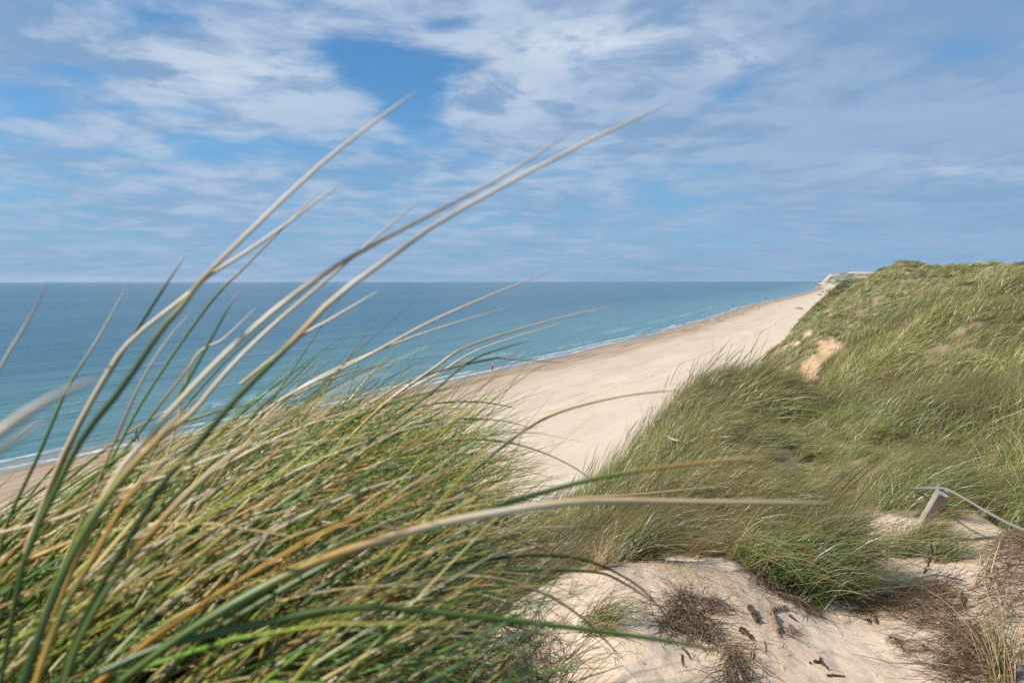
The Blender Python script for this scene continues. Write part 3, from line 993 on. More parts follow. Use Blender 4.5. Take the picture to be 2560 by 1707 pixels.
def place_band(name, coll, r0, r1, dens, a0, a1, size, label, dt=0.0, dd=0.0, hide=None):
    area = 0.5 * (a1 - a0) * (r1 * r1 - r0 * r0)
    n = int(area * dens)
    r = np.sqrt(rng.uniform(r0 * r0, r1 * r1, n))
    a = rng.uniform(a0, a1, n)
    x, y = r * np.sin(a), r * np.cos(a)
    z = ground(x, y)
    m, cl, near = grass_mask(x, y, z)
    keep = rng.random(n) < m
    # only the landward side carries marram
    keep &= foot_t(x, y) > -2
    if hide is not None:
        keep &= hide(x, y, z)
    x, y, z, r = x[keep], y[keep], z[keep], r[keep]
    n = len(x)
    big = vnoise(x / 5.5, y / 5.5, 101) * .6 + vnoise(x / 1.6, y / 1.6, 103) * .5 + vnoise(x / 22, y / 22, 104) * .5
    tint = np.clip(0.5 + dt + 0.6 * big + rng.normal(0, .12, n), 0, 1)
    dry = np.clip(0.10 + dd + 0.75 * vnoise(x / 3.2 + 5, y / 3.2, 107) + 0.35 * vnoise(x / 12, y / 12, 108) + rng.normal(0, .18, n), 0, 0.9)
    e = 0.35
    sx = (ground(x + e, y) - z) / e
    sy = (ground(x, y + e) - z) / e
    lean = np.clip(np.stack([sy, -sx], -1) * 0.35, -0.35, 0.35)
    gust = 0.6 * vnoise(x / 3.4, y / 3.4, 111) + 0.5 * vnoise(x / 11, y / 11, 112) + rng.normal(0, 0.26, n) - 0.12
    rot = np.stack([lean[:, 0], lean[:, 1], gust], -1)
    crease = np.where(r < 14, sstep(np.abs(vnoise(x / 1.5, y / 1.5, 47)), 0.0, 0.16), sstep(np.abs(vnoise(x / 2.9, y / 2.9, 43)), 0.0, 0.16))
    k = size * (0.74 + 0.26 * crease) * rng.uniform(0.7, 1.25, n) * (0.92 + 0.75 * vnoise(x / 2.4, y / 2.4, 113))
    edge = np.clip(0.55 + m[keep] * 0.45, 0.55, 1)
    scl = np.stack([k * edge, k * edge, k * edge * rng.uniform(.85, 1.1, n)], -1)
    print(name, n)
    return scatter(name, coll, np.stack([x, y, z], -1), rot, scl, tint, dry, label)


place_band('bank_grass', C_NEAR, 4.2, 15, 84, -0.32, 0.86, 0.78, 'windswept marram grass covering the nearest bank behind the bare sand', -0.16, 0.02)
place_band('slope_grass', C_MID, 14, 46, 22, -0.05, 0.86, 0.95, 'marram grass on the slope climbing to the right', 0.16, -0.03)
place_band('hilltop_grass', C_FAR, 44, 190, 4.2, 0.2, 0.80, 0.95, 'marram grass over the high dune with the eroded sand scar', 0.32, -0.1)
place_band('far_dune_grass', C_FAR, 185, 700, 0.30, 0.36, 0.56, 2.4, 'dark grass and scrub on the far dune belt', -0.45, -0.1)
# ------------------------------------------------------------------ the big tussock in the foreground
def catmull(P, n):
    P = np.asarray(P, float)
    P = np.vstack([2 * P[0] - P[1], P, 2 * P[-1] - P[-2]])
    m = len(P) - 3
    t = np.linspace(0, m - 1e-6, n)
    i = t.astype(int)
    f = (t - i)[:, None]
    a, b, c, d = P[i], P[i + 1], P[i + 2], P[i + 3]
    return 0.5 * (2 * b + (c - a) * f + (2 * a - 5 * b + 4 * c - d) * f ** 2 + (3 * b - a - 3 * c + d) * f ** 3)


GR = {'dg': (0.055, 0.092, 0.016), 'g': (0.11, 0.175, 0.028), 'lg': (0.20, 0.27, 0.07), 'bg': (0.09, 0.155, 0.045), 'yg': (0.26, 0.28, 0.05), 's': (0.68, 0.52, 0.29), 'ps': (0.80, 0.69, 0.51),
      'gs': (0.66, 0.59, 0.50), 'a': (0.55, 0.32, 0.07), 'br': (0.42, 0.28, 0.15), 'gy': (0.36, 0.31, 0.27)}
# leaves and stems that stand out: pixels from foot to tip, depth at foot and tip, width in pixels, colours from foot to tip
HERO = [
    ([(-60, 1040), (0, 918), (70, 800), (119, 707)], .55, .50, 13, ['gs', 'gs', 'gy']),
    ([(-10, 1420), (20, 1300), (96, 1136), (168, 971), (245, 845), (325, 701)], .62, .62, 10, ['g', 'g', 'g', 'lg', 'gs', 'gs']),
    ([(-20, 1600), (40, 1440), (110, 1260), (214, 1032), (329, 845), (415, 711), (465, 634)], .60, .62, 12, ['dg', 'dg', 'dg', 'g', 'dg', 'gs']),
    ([(-10, 1760), (20, 1600), (60, 1400), (150, 1200), (214, 1082), (306, 967), (402, 826), (459, 760), (497, 707), (600, 602), (787, 424), (930, 310), (1040, 229)], .42, .46, 19, ['dg', 'dg', 'g', 'dg', 'dg', 'yg', 'br', 'ps', 'ps', 'ps']),
    ([(60, 1380), (150, 1150), (260, 945), (329, 849), (463, 741), (520, 690), (600, 640), (717, 560), (778, 513), (852, 462)], .52, .55, 13, ['s', 's', 'ps', 'ps', 's', 'ps', 'gs', 'gs']),
    ([(180, 1330), (268, 1166), (302, 1101), (363, 990), (482, 814), (555, 722), (600, 679), (717, 560), (801, 476)], .72, .72, 9, ['g', 'lg', 'lg', 'lg', 'g', 'br', 'br', 'gs']),
    ([(60, 1730), (120, 1500), (230, 1290), (306, 1166), (382, 1078), (474, 975), (600, 850), (740, 733), (890, 635), (1068, 541), (1255, 443), (1428, 331)], .42, .48, 19, ['a', 's', 's', 'ps', 'ps', 'ps', 'ps', 'br', 'ps', 'gs', 'gs']),
    ([(130, 1780), (200, 1560), (330, 1330), (413, 1200), (478, 1128), (574, 1013), (700, 883), (740, 845), (834, 747), (974, 644), (1091, 560), (1255, 467), (1488, 345), (1680, 258)], .42, .46, 20, ['dg', 'dg', 'dg', 'dg', 'dg', 'g', 'a', 'ps', 'gy', 'ps', 'ps', 'gs']),
    ([(110, 1600), (200, 1380), (313, 1166), (382, 1109), (478, 1032), (536, 963), (600, 892), (693, 803), (810, 705), (918, 611), (1053, 499)], .48, .55, 15, ['a', 'a', 's', 's', 's', 'ps', 'ps', 's', 'gs', 'gs']),
    ([(600, 960), (740, 848), (824, 799), (948, 726)], .7, .7, 10, ['s', 'ps', 'ps']),
    ([(560, 1120), (700, 1000), (904, 897), (1068, 808), (1222, 740), (1386, 675)], .8, .8, 9, ['s', 'ps', 'ps', 'gs']),
    ([(620, 1080), (750, 970), (927, 883), (1091, 822), (1288, 764)], .85, .85, 8, ['s', 'ps', 'ps', 'gs']),
    ([(720, 1260), (850, 1120), (960, 1010), (1091, 916), (1161, 869), (1302, 822), (1420, 790), (1559, 761)], 1.0, 1.0, 9, ['g', 'a', 's', 'a', 's', 'ps', 'gs']),
    ([(700, 1260), (830, 1130), (980, 1000), (1100, 930), (1208, 869), (1428, 801)], 1.1, 1.1, 7, ['s', 's', 'ps', 'ps', 'gs']),
    ([(780, 1290), (880, 1160), (960, 1070), (1080, 980), (1185, 897), (1320, 852)], .9, .9, 10, ['g', 'dg', 'dg', 'dg', 'g']),
    ([(860, 1050), (1000, 962), (1088, 930), (1180, 907), (1240, 895), (1250, 895), (1310, 900), (1420, 907)], 1.0, 1.0, 7, ['s', 'gy', 'dg', 'br', 'br']),
    ([(-160, 1180), (0, 1078), (77, 1025), (160, 980), (245, 944)], .20, .22, 30, ['s', 'gs', 'gs']),
    ([(-120, 1200), (0, 1124), (60, 1085), (115, 1048)], .2, .2, 18, ['gy', 'gy', 'gs']),
    ([(560, 1560), (800, 1420), (960, 1350), (1180, 1285), (1360, 1230), (1520, 1190), (1730, 1160), (1950, 1137)], .48, .52, 22, ['g', 'g', 'lg', 'g', 'g', 'lg', 'a', 's']),
    ([(300, 1700), (468, 1578), (653, 1469), (816, 1393), (1045, 1322), (1252, 1279), (1469, 1252), (1741, 1254), (2080, 1257)], .42, .46, 30, ['g', 'g', 'lg', 'a', 's', 'ps', 's', 's', 's']),
    ([(250, 1680), (414, 1611), (610, 1567), (870, 1518), (1143, 1535), (1415, 1567), (1687, 1605), (1840, 1638)], .42, .46, 27, ['bg', 'bg', 'g', 'g', 'g', 'g', 'a']),
    ([(700, 1540), (900, 1452), (1080, 1415), (1244, 1395), (1359, 1387), (1474, 1403), (1589, 1460), (1665, 1537)], .72, .76, 14, ['g', 'bg', 'dg', 'dg', 'dg', 'br']),
    ([(900, 1480), (1091, 1437), (1283, 1426), (1474, 1428), (1550, 1452), (1646, 1514)], .75, .8, 13, ['g', 'g', 'g', 'dg', 'br']),
    ([(20, 1790), (55, 1707), (137, 1478), (219, 1314), (300, 1200), (400, 1090), (470, 1020)], .30, .36, 38, ['dg', 'dg', 'g', 'yg', 'a', 's']),
    ([(140, 1790), (180, 1640), (250, 1500), (330, 1390), (430, 1270), (560, 1150), (700, 1060)], .36, .42, 28, ['yg', 'g', 'g', 'a', 's', 's']),
    ([(60, 1800), (110, 1640), (160, 1520), (240, 1380), (330, 1230), (430, 1130)], .36, .4, 26, ['a', 'a', 'g', 'a', 'a', 's']),
    ([(330, 1800), (450, 1650), (620, 1500), (790, 1390), (980, 1300), (1200, 1230), (1420, 1190)], .55, .6, 16, ['dg', 'g', 'g', 'lg', 's', 's']),
    ([(0, 1330), (160, 1290), (290, 1230), (440, 1180), (600, 1120), (760, 1090)], .6, .6, 13, ['s', 's', 's', 'ps', 'ps']),
    ([(380, 1480), (480, 1260), (560, 1130), (650, 1020), (730, 950), (790, 890)], .62, .62, 9, ['lg', 'g', 'lg', 'g', 'bg']),
    ([(230, 1370), (310, 1200), (390, 1080), (470, 950), (520, 860), (570, 770), (600, 725)], .62, .62, 11, ['lg', 'bg', 'g', 'bg', 'bg', 'gs']),
    ([(150, 1420), (250, 1190), (300, 1070), (350, 960), (410, 860), (480, 775)], .6, .6, 9, ['s', 'br', 'br', 'gs', 'gs']),
    ([(330, 1240), (420, 1130), (480, 905), (560, 845), (640, 768)], .7, .7, 9, ['s', 's', 's', 'ps', 'ps']),
    ([(260, 1180), (340, 1090), (400, 1010), (470, 920), (465, 915)], .7, .7, 9, ['lg', 'g', 'a', 's']),
    ([(640, 1700), (820, 1560), (1010, 1470), (1180, 1440), (1330, 1470), (1450, 1540), (1560, 1650)], .7, .75, 12, ['g', 'a', 's', 's', 'br', 'br']),
    ([(700, 1800), (860, 1680), (1000, 1610), (1150, 1590), (1300, 1625), (1440, 1720)], .6, .65, 15, ['s', 's', 's', 's', 'br']),
    ([(560, 1800), (700, 1640), (830, 1560), (900, 1530)], .55, .6, 13, ['yg', 'a', 'a', 'a']),
    ([(1000, 1290), (1150, 1200), (1290, 1090), (1400, 1030), (1560, 990), (1700, 975)], .9, .95, 9, ['g', 'g', 'g', 'a', 's', 'br']),
    ([(1020, 1400), (1200, 1300), (1400, 1250), (1600, 1235), (1800, 1215)], .8, .85, 10, ['g', 'lg', 'a', 's', 's']),
    ([(880, 1230), (1020, 1140), (1150, 1100), (1290, 1110), (1420, 1160), (1520, 1230)], 1.2, 1.25, 7, ['g', 'dg', 'dg', 'br', 'br']),
    ([(860, 1180), (980, 1090), (1100, 1050), (1240, 1050), (1330, 1070)], 1.2, 1.25, 7, ['g', 'dg', 'dg', 'br']),
    ([(820, 1120), (960, 1050), (1080, 1010), (1200, 1005), (1290, 1020)], 1.3, 1.3, 6, ['g', 'g', 'dg', 'dg']),
]


def flow_blades(count):
    """long leaves that follow the sweep of the tussock"""
    out = []
    combos = [['dg', 'g', 'g', 'lg'], ['bg', 'g', 'lg', 'a', 's'], ['g', 'lg', 'g', 'g'], ['dg', 'dg', 'g', 's'], ['g', 'yg', 'a', 's', 's'], ['s', 's', 'ps', 'ps'], ['br', 's', 's', 'ps'], ['s', 'ps', 's'], ['a', 'a', 's', 's'], ['yg', 'lg', 'lg', 'yg']]
    while len(out) < count:
        x0, y0 = random.uniform(-320, 820), random.uniform(1420, 1880)
        ang = math.radians(60 - 24 * (x0 + 320) / 1140 + random.gauss(0, 6))
        bend = math.radians(random.uniform(8, 62))
        L = random.uniform(480, 1050)
        x, y, pts = x0, y0, [(x0, y0)]
        for k in range(7):
            a = ang - bend * ((k + .5) / 7) ** 1.3
            x += math.cos(a) * L / 7
            y -= math.sin(a) * L / 7
            pts.append((x, y))
        env = np.interp([p[0] for p in pts], [-400, 0, 300, 600, 900, 1080, 1220, 1330, 1420, 1500, 1560], [1240, 1180, 1060, 985, 920, 920, 985, 1090, 1240, 1420, 1650])
        if (env - np.array([p[1] for p in pts]))[2:].max() > random.choice((0, 0, 40, 120)):
            continue
        d = random.uniform(.52, 1.0)
        out.append((pts, d, d * random.uniform(.95, 1.12), random.uniform(7, 13) * (.75 / d) ** .4, random.choice(combos)))
    return out


def build_foreground():
    rz = ground1(-0.8, 1.1)
    root = link('marram_tussock', None, loc=(-0.8, 1.1, rz), label='big windblown marram tussock of green and straw blades in the left foreground', cat='grass')
    inv = np.array([0.8, -1.1, -rz])
    n_hero = 0
    for pts, d0, d1, w, cs in HERO + flow_blades(150):
        n = 26
        P3 = np.array([pix(px, py, d0 + (d1 - d0) * k / (len(pts) - 1)) for k, (px, py) in enumerate(pts)])
        c = catmull(P3, n)[None]
        cc = np.array([GR[k] for k in cs])
        s = np.linspace(0, 1, n)
        col = np.stack([np.interp(s, np.linspace(0, 1, len(cs)), cc[:, j]) for j in range(3)], -1)[None]
        ww = (w / FPX * (d0 + d1) / 2 / 2 * 0.86) * (1 - 0.72 * s ** 3) * (0.85 + 0.15 * np.minimum(1, s * 6))
        ww[-1] *= 0.4
        V, F, C = strands(c, ww[None], col, 4, np.array([random.uniform(-0.5, 0.5)]), flat=0.55)
        link('blade', blade_mesh('blade', V + inv, F, C, M_BLADE), root)
        n_hero += 1
    # the rest of the tussock, rooted on the mound
    n = 26000
    x = rng.uniform(-2.6, 0.0, n)
    y = rng.uniform(0.5, 2.5, n)
    dens = sstep(-0.28 - x, 0, 0.3) * (0.5 + 0.5 * sstep(fbm(x * 2.6, y * 2.6, 2, 121), -0.35, 0.35))
    keep = rng.random(n) < dens
    x, y = x[keep], y[keep]
    n = len(x)
    n2 = 1500
    x = np.concatenate([rng.uniform(-0.95, -0.12, n2), x])
    y = np.concatenate([rng.uniform(0.42, 1.0, n2), y])
    n += n2
    z = ground(x, y)
    dead = rng.random(n) < 0.16
    dead[:n2] = rng.random(n2) < 0.12
    L = np.where(dead, rng.uniform(0.35, 0.75, n), rng.uniform(0.55, 1.08, n))
    az = math.pi / 2 + np.clip(rng.normal(-0.05, 0.36, n), -0.6, 0.6)
    th0 = np.abs(np.where(dead, rng.normal(0.75, 0.3, n), rng.normal(0.55, 0.2, n)))
    th1 = np.where(dead, rng.normal(1.6, 0.4, n), rng.normal(1.28, 0.36, n))
    seg = 11
    pts = grow(np.stack([x, y, z - 0.02], -1), L, az, th0, th1, seg, 1.1, rng.normal(0, 0.3, n))
    s = np.linspace(0, 1, seg + 1)
    w = 0.5 * rng.uniform(0.0038, 0.0074, (n, 1)) * (1 - 0.9 * s ** 2.2)[None, :]
    w[:n2] *= 1.3
    col = blade_colors(n, seg, 0.62, 0.07, 1.3)
    colD = blade_colors(n, seg, 0.10, 0.08, 1.05)
    col = np.clip(np.where(dead[:, None, None], colD, col) * np.array([1.36, 1.36, 1.12]), 0, 0.76)
    # keep the tussock's own outline: leaves that stray far out of it were broken off by the wind
    px, py = project(pts[..., 0], pts[..., 1], pts[..., 2])
    env = np.interp(px, [-400, 0, 300, 600, 900, 1080, 1220, 1330, 1420, 1500, 1560, 1620], [1260, 1230, 1120, 1030, 960, 940, 985, 1090, 1240, 1420, 1600, 2400])
    over = (env - py)[:, 2:].max(1)
    tall = np.where((px[:, -1] > 350) & (px[:, -1] < 1450), 0.6, 0.3)
    ok = (over < 0) | (rng.random(n) < tall * np.exp(-np.clip(over, 0, None) / 85))
    x, y, pts, w, col, px, py = (q[ok] for q in (x, y, pts, w, col, px, py))
    n = len(x)
    # the leaves that show largest are parts of their own
    vis = ((px > 0) & (px < 2560) & (py > 600) & (py < 1707)).mean(1)
    length = np.hypot(np.diff(px, axis=1), np.diff(py, axis=1)).clip(0, 400).sum(1)
    score = vis * length / (y + 0.2)
    score[vis < 0.3] = 0
    order = np.argsort(-score)
    top = order[:300 - n_hero]
    rest = order[300 - n_hero:]
    roll = rng.uniform(0, math.pi, n)
    for k in top:
        V, F, C = strands(pts[k:k + 1], w[k:k + 1], col[k:k + 1], 4, roll[k:k + 1], twist=0.8)
        link('blade', blade_mesh('blade', V + inv, F, C, M_BLADE), root)
    V, F, C = strands(pts[rest], w[rest], col[rest], 3, roll[rest], twist=0.8)
    link('leaf_mass', blade_mesh('leaf_mass', V + inv, F, C, M_BLADE), root, kind='stuff')


build_foreground()


# ------------------------------------------------------------------ roots, sticks and tufts on the sand
M_ROOT = simple_mat('root_fibre', (0.13, 0.08, 0.045), 0.95, 0.55, 45, 0.05)
M_ROOTPALE = simple_mat('dry_root', (0.33, 0.23, 0.135), 0.95, 0.5, 45, 0.05)
M_STRAW = simple_mat('straw', (0.46, 0.34, 0.19), 0.9, 0.35, 60, 0.1)
M_BARK = simple_mat('dark_bark', (0.085, 0.055, 0.035), 0.95, 0.55, 70, 0.05, 0.8, 120, (1, 1, 0.3))
M_DRIFT = simple_mat('driftwood', (0.27, 0.185, 0.115), 0.9, 0.5, 60, 0.1, 0.8, 150, (1, 1, 0.25))
M_GREYWOOD = simple_mat('silvered_wood', (0.46, 0.42, 0.36), 0.9, 0.3, 60, 0.1, 0.6, 120, (1, 1, 0.25))
M_SHELL = simple_mat('shell_white', (0.82, 0.80, 0.76), 0.5, 0.08, 60)
M_ROPE = simple_mat('rope_fibre', (0.30, 0.29, 0.255), 0.9, 0.3, 180, 0.1, 0.8, 400)


def hit(px, py, lo=2.0, hi=60):
    return ray_ground(px, py, lo, hi)


def plan_poly(poly):
    return [tuple(hit(px, py)[:2]) for px, py in poly]


def sample_poly(poly, n):
    P2 = np.array(poly)
    lo, hi_ = P2.min(0), P2.max(0)
    out = np.zeros((0, 2))
    while len(out) < n:
        q = rng.uniform(lo, hi_, (n * 4, 2))
        out = np.concatenate([out, q[in_poly(q[:, 0], q[:, 1], poly)]])
    return out[:n]


def fibre_mat(name, a, b):
    return name


def root_tangle(label, poly, n, height=0.06, length=0.16, width=0.0022, curl=0.55, pale=0.35, drift=None, name='root_tangle'):
    pl = plan_poly(poly)
    c0 = np.array(pl).mean(0)
    base = np.array([c0[0], c0[1], ground1(*c0)])
    o = link(name, None, loc=base, label=label, cat='roots')
    pal = np.array([(0.06, 0.034, 0.017), (0.095, 0.055, 0.027), (0.15, 0.09, 0.045), (0.235, 0.148, 0.077), (0.33, 0.235, 0.135), (0.42, 0.33, 0.21)])
    pr = np.array([.07, .15, .24, .24, .16 + pale * .18, .07 + pale * .14])
    pr /= pr.sum()
    n = int(n * .75)
    for part, frac, lk, wk, up in (('matted_fibres', 0.6, 1.0, 1.0, .7), ('long_roots', 0.4, 1.7, 1.5, 1.25)):
        k = int(n * frac)
        q = sample_poly(pl, k)
        seg = 10
        ang = rng.uniform(0, 2 * math.pi, k) if drift is None else rng.normal(drift, 0.8, k)
        L = length * lk * rng.uniform(0.4, 1.5, k)
        lump = 0.25 + 0.75 * sstep(fbm(q[:, 0] * 7, q[:, 1] * 7, 2, 133), -.4, .5)
        hh = height * .75 * up * rng.random(k) ** 1.3 * lump
        pts = np.zeros((k, seg + 1, 3))
        pos = q.copy()
        vz = rng.normal(0, height * .12, k)
        for j in range(seg + 1):
            pts[:, j, :2] = pos
            pts[:, j, 2] = ground(pos[:, 0], pos[:, 1]) + np.maximum(hh, 0.001)
            ang = ang + rng.normal(0, curl * .55, k)
            pos = pos + np.stack([np.cos(ang), np.sin(ang)], -1) * (L / seg)[:, None]
            vz = vz + rng.normal(0, height * .05, k) - height * .012 * j
            hh = hh + vz
        w = width * wk * rng.uniform(0.5, 1.6, (k, 1)) * np.linspace(1, 0.4, seg + 1)[None, :] * 0.5
        c = pal[rng.choice(6, k, p=pr)] * rng.uniform(.8, 1.2, (k, 1))
        V, F, C = strands(pts, w, np.repeat(c[:, None], seg + 1, 1), 3)
        link(part, blade_mesh(part, V - base, F, C, M_BLADE), o)
    return o


def stick(label, pts_px, w, m, name='stick', cat='stick', lift=0.004, D=None, taper=0.5, forks=(), knots=True, sides=6, cat_parent=None):
    """pts_px: pixels along the stick, lying on the ground (or at depths D)"""
    if D is None:
        P3 = np.array([hit(px, py) for px, py in pts_px])
    else:
        P3 = np.array([pix(px, py, d) for (px, py), d in zip(pts_px, D)])
    r0 = w / FPX * P3[0][1] / 2
    P3[:, 2] += lift + r0 * 0.4
    base = P3[0].copy()

    def tube(P3, r0, r1):
        n = max(8, 5 * len(P3))
        sl = np.concatenate([[0], np.cumsum(np.linalg.norm(np.diff(P3, axis=0), axis=1))])
        tq = np.linspace(0, sl[-1], n)
        c = np.stack([np.interp(tq, sl, P3[:, k]) for k in range(3)], -1)
        c[1:-1] += rng.normal(0, r0 * 0.2, (n - 2, 3))
        _, a, b = frames(c[None])
        a, b = a[0], b[0]
        rr = np.linspace(r0, r1, n)
        th = np.linspace(0, 2 * math.pi, sides, endpoint=False)
        jit = rng.uniform(0.55, 1.25, (n, sides))
        rr = rr * rng.uniform(0.75, 1.15, n)
        rr[0] *= 0.55
        rr[-1] *= 0.35
        ring = c[:, None, :] + (a[:, None, :] * np.cos(th)[None, :, None] + b[:, None, :] * np.sin(th)[None, :, None]) * (rr[:, None] * jit)[..., None]
        V = ring.reshape(-1, 3)
        idx = np.arange(n * sides).reshape(n, sides)
        F = [list(map(int, (idx[i, j], idx[i, (j + 1) % sides], idx[i + 1, (j + 1) % sides], idx[i + 1, j]))) for i in range(n - 1) for j in range(sides)]
        F.append([int(k) for k in idx[0][::-1]])
        F.append([int(k) for k in idx[-1]])
        return V, F
    V, F = tube(P3, r0, r0 * taper)
    if not forks:
        return link(name, new_mesh(name, V - base, F, [m], False), loc=base, label=label, cat=cat)
    o = link(name, None, loc=base, label=label, cat=cat)
    link('trunk', new_mesh('trunk', V - base, F, [m], False), o)
    for fp, fw in forks:
        if D is None:
            Q = np.array([hit(px, py) for px, py in fp])
        else:
            Q = np.array([pix(px, py, D[min(len(D) - 1, 1)]) for (px, py) in fp])
        Q[:, 2] += lift + r0 * 0.4
        rr = fw / FPX * Q[0][1] / 2
        V, F = tube(Q, rr, rr * 0.35)
        link('branch', new_mesh('branch', V - base, F, [m], False), o)
    return o


root_tangle('brown fibrous root mat lying in the middle of the bare sand hump', [(1632, 1562), (1680, 1520), (1690, 1482), (1730, 1492), (1752, 1520), (1790, 1590), (1798, 1622), (1740, 1590), (1690, 1600)], 900, 0.05, 0.13)
root_tangle('thin pale root mat spread at the right of the brown root mat on the hump', [(1740, 1490), (1790, 1495), (1830, 1520), (1815, 1550), (1770, 1530)], 260, 0.02, 0.10, 0.0017, pale=0.7)
root_tangle('upright column of dark roots at the bottom edge beside the grey forked stick', [(1808, 1612), (1842, 1606), (1856, 1707), (1830, 1740), (1800, 1735)], 420, 0.06, 0.12, drift=-1.4)
root_tangle('dark roots hanging out under the tuft on the right flank of the hump', [(1852, 1418), (1880, 1424), (1990, 1500), (2056, 1534), (2030, 1540), (1960, 1502), (1880, 1446)], 520, 0.035, 0.13, pale=0.3)
root_tangle('long tongue of dark roots pointing left on the sand of the hollow', [(2112, 1540), (2190, 1500), (2260, 1468), (2290, 1480), (2270, 1510), (2180, 1545)], 620, 0.05, 0.14)
root_tangle('broad mat of dark shaggy roots below the bare pale stick', [(2260, 1470), (2330, 1448), (2400, 1460), (2410, 1530), (2380, 1570), (2290, 1575), (2250, 1540)], 1000, 0.07, 0.16)
root_tangle('dark root mass under the charred stump near the bottom right corner', [(2360, 1570), (2430, 1555), (2480, 1600), (2500, 1680), (2480, 1730), (2360, 1730), (2330, 1660), (2370, 1610)], 1100, 0.07, 0.16)
root_tangle('great shaggy root bank with exposed fibres at the right edge', [(2440, 1400), (2480, 1345), (2600, 1335), (2700, 1400), (2700, 1580), (2560, 1580), (2480, 1560), (2430, 1500)], 1900, 0.12, 0.22, 0.0026, pale=0.45, drift=-1.1)
root_tangle('dry brown thatch mat on the left flank of the sand hump', [(1150, 1640), (1230, 1590), (1350, 1590), (1450, 1650), (1420, 1730), (1150, 1760)], 1300, 0.09, 0.20, 0.0026, pale=0.6)
root_tangle('little wisp of dry roots on the open sand right of the driftwood fork', [(1960, 1575), (1985, 1566), (1995, 1590), (1972, 1600)], 90, 0.03, 0.06, 0.0015, pale=0.6)
root_tangle('small twist of roots and straw alone in the sand hollow', [(2205, 1600), (2228, 1588), (2275, 1635), (2262, 1640), (2225, 1612)], 170, 0.025, 0.10, 0.0016, pale=0.55, drift=-0.8)

stick('pale brown forked driftwood lying on the sand hump', [(1948, 1594), (1938, 1562), (1926, 1532), (1946, 1520)], 17, M_DRIFT, 'driftwood', 'driftwood', taper=0.7, forks=[([(1940, 1524), (1966, 1521), (1984, 1534)], 12), ([(1926, 1540), (1915, 1530)], 8)])
stick('short dark stick just right of the forked driftwood', [(1971, 1541), (1990, 1555)], 9, M_BARK)
stick('dark wedge of bark pointing down right on the hump', [(1849, 1575), (1866, 1588), (1884, 1605)], 17, M_BARK, 'bark_piece', 'bark', taper=0.25)
stick('ragged dark bark chunk left of the forked driftwood', [(1872, 1521), (1884, 1542), (1892, 1562)], 20, M_BARK, 'bark_piece', 'bark', taper=0.5)
stick('grey weathered stick standing in the root column at the bottom edge', [(1858, 1712), (1842, 1672), (1829, 1642)], 8, M_GREYWOOD, forks=[([(1842, 1672), (1832, 1690), (1836, 1712)], 6)])
for k, (p, lab) in enumerate((([(1867, 1698), (1872, 1650), (1883, 1606)], 'long straw stalk lying right of the root column'), ([(1878, 1700), (1880, 1650), (1886, 1612)], 'second straw stalk lying tight against the first'),
                              ([(1912, 1632), (1907, 1600)], 'short upright straw on the sand under the forked driftwood'))):
    stick(lab, p, 5, M_STRAW, 'straw_stalk', 'straw')
stick('thin dark hooked twig under the brown root mat', [(1705, 1622), (1716, 1634), (1727, 1652)], 6, M_BARK, 'twig', 'twig')
stick('thin dark straight twig beside the hooked twig', [(1703, 1636), (1705, 1668)], 5, M_BARK, 'twig', 'twig')
stick('dark leaf-like bark scrap near the bottom of the open sand', [(2033, 1659), (2048, 1658), (2064, 1668)], 12, M_BARK, 'bark_scrap', 'bark', forks=[([(2049, 1657), (2050, 1644)], 7)])
stick('tiny dark chip lying right below the bark scrap', [(2064, 1672), (2070, 1676)], 8, M_BARK, 'bark_chip', 'bark')
stick('tiny dark chip lying left of the bark scrap', [(2022, 1660), (2028, 1662)], 7, M_BARK, 'bark_chip', 'bark')
stick('row of dark crumbly bark below the bark scrap at bottom edge', [(2065, 1690), (2088, 1692), (2112, 1694)], 8, M_BARK, 'bark_strip', 'bark')
stick('small dark twig under the tongue of roots', [(2187, 1543), (2192, 1563)], 7, M_BARK, 'twig', 'twig')
stick('curved dark twig left of the small one under the tongue of roots', [(2160, 1553), (2172, 1552), (2170, 1562)], 6, M_BARK, 'twig', 'twig')
stick('brown stick lying between the wisp of straw and the root mass', [(2304, 1617), (2320, 1625), (2336, 1631)], 7, M_BARK)
stick('bare pale stick lying above the broad root mat', [(2304, 1440), (2350, 1450), (2398, 1460)], 9, M_GREYWOOD, lift=0.06)
stick('dead dark branching twig standing upright left of the root bank', [(2311, 1438), (2321, 1412), (2330, 1388), (2327, 1355)], 7, M_BARK, 'dead_twig', 'twig', D=[4.75, 4.75, 4.75, 4.72], forks=[([(2330, 1388), (2346, 1389), (2362, 1384)], 5), ([(2321, 1412), (2308, 1404)], 4)])
stick('charred upright stump above the dark root mass', [(2412, 1575), (2409, 1530), (2402, 1488)], 26, M_BARK, 'stump', 'stump', D=[3.95, 3.95, 3.97], taper=0.75)
stick('dark bent root running down right from the charred stump', [(2415, 1575), (2440, 1620), (2475, 1665), (2490, 1690)], 16, M_BARK, 'bare_root', 'root', lift=0.05)
stick('orange split piece of wood against the root bank', [(2415, 1506), (2440, 1500), (2470, 1490)], 12, M_DRIFT, 'wood_splinter', 'wood', lift=0.08)
stick('bleached driftwood limb poking from the seaward edge of the grass bank', [(1664, 1128), (1676, 1136), (1696, 1142)], 8, M_GREYWOOD, 'driftwood', 'driftwood', lift=0.22)
stick('thin bleached stick leaning in the grass behind the hump', [(1380, 1375), (1392, 1388), (1404, 1402)], 6, M_GREYWOOD, lift=0.12)
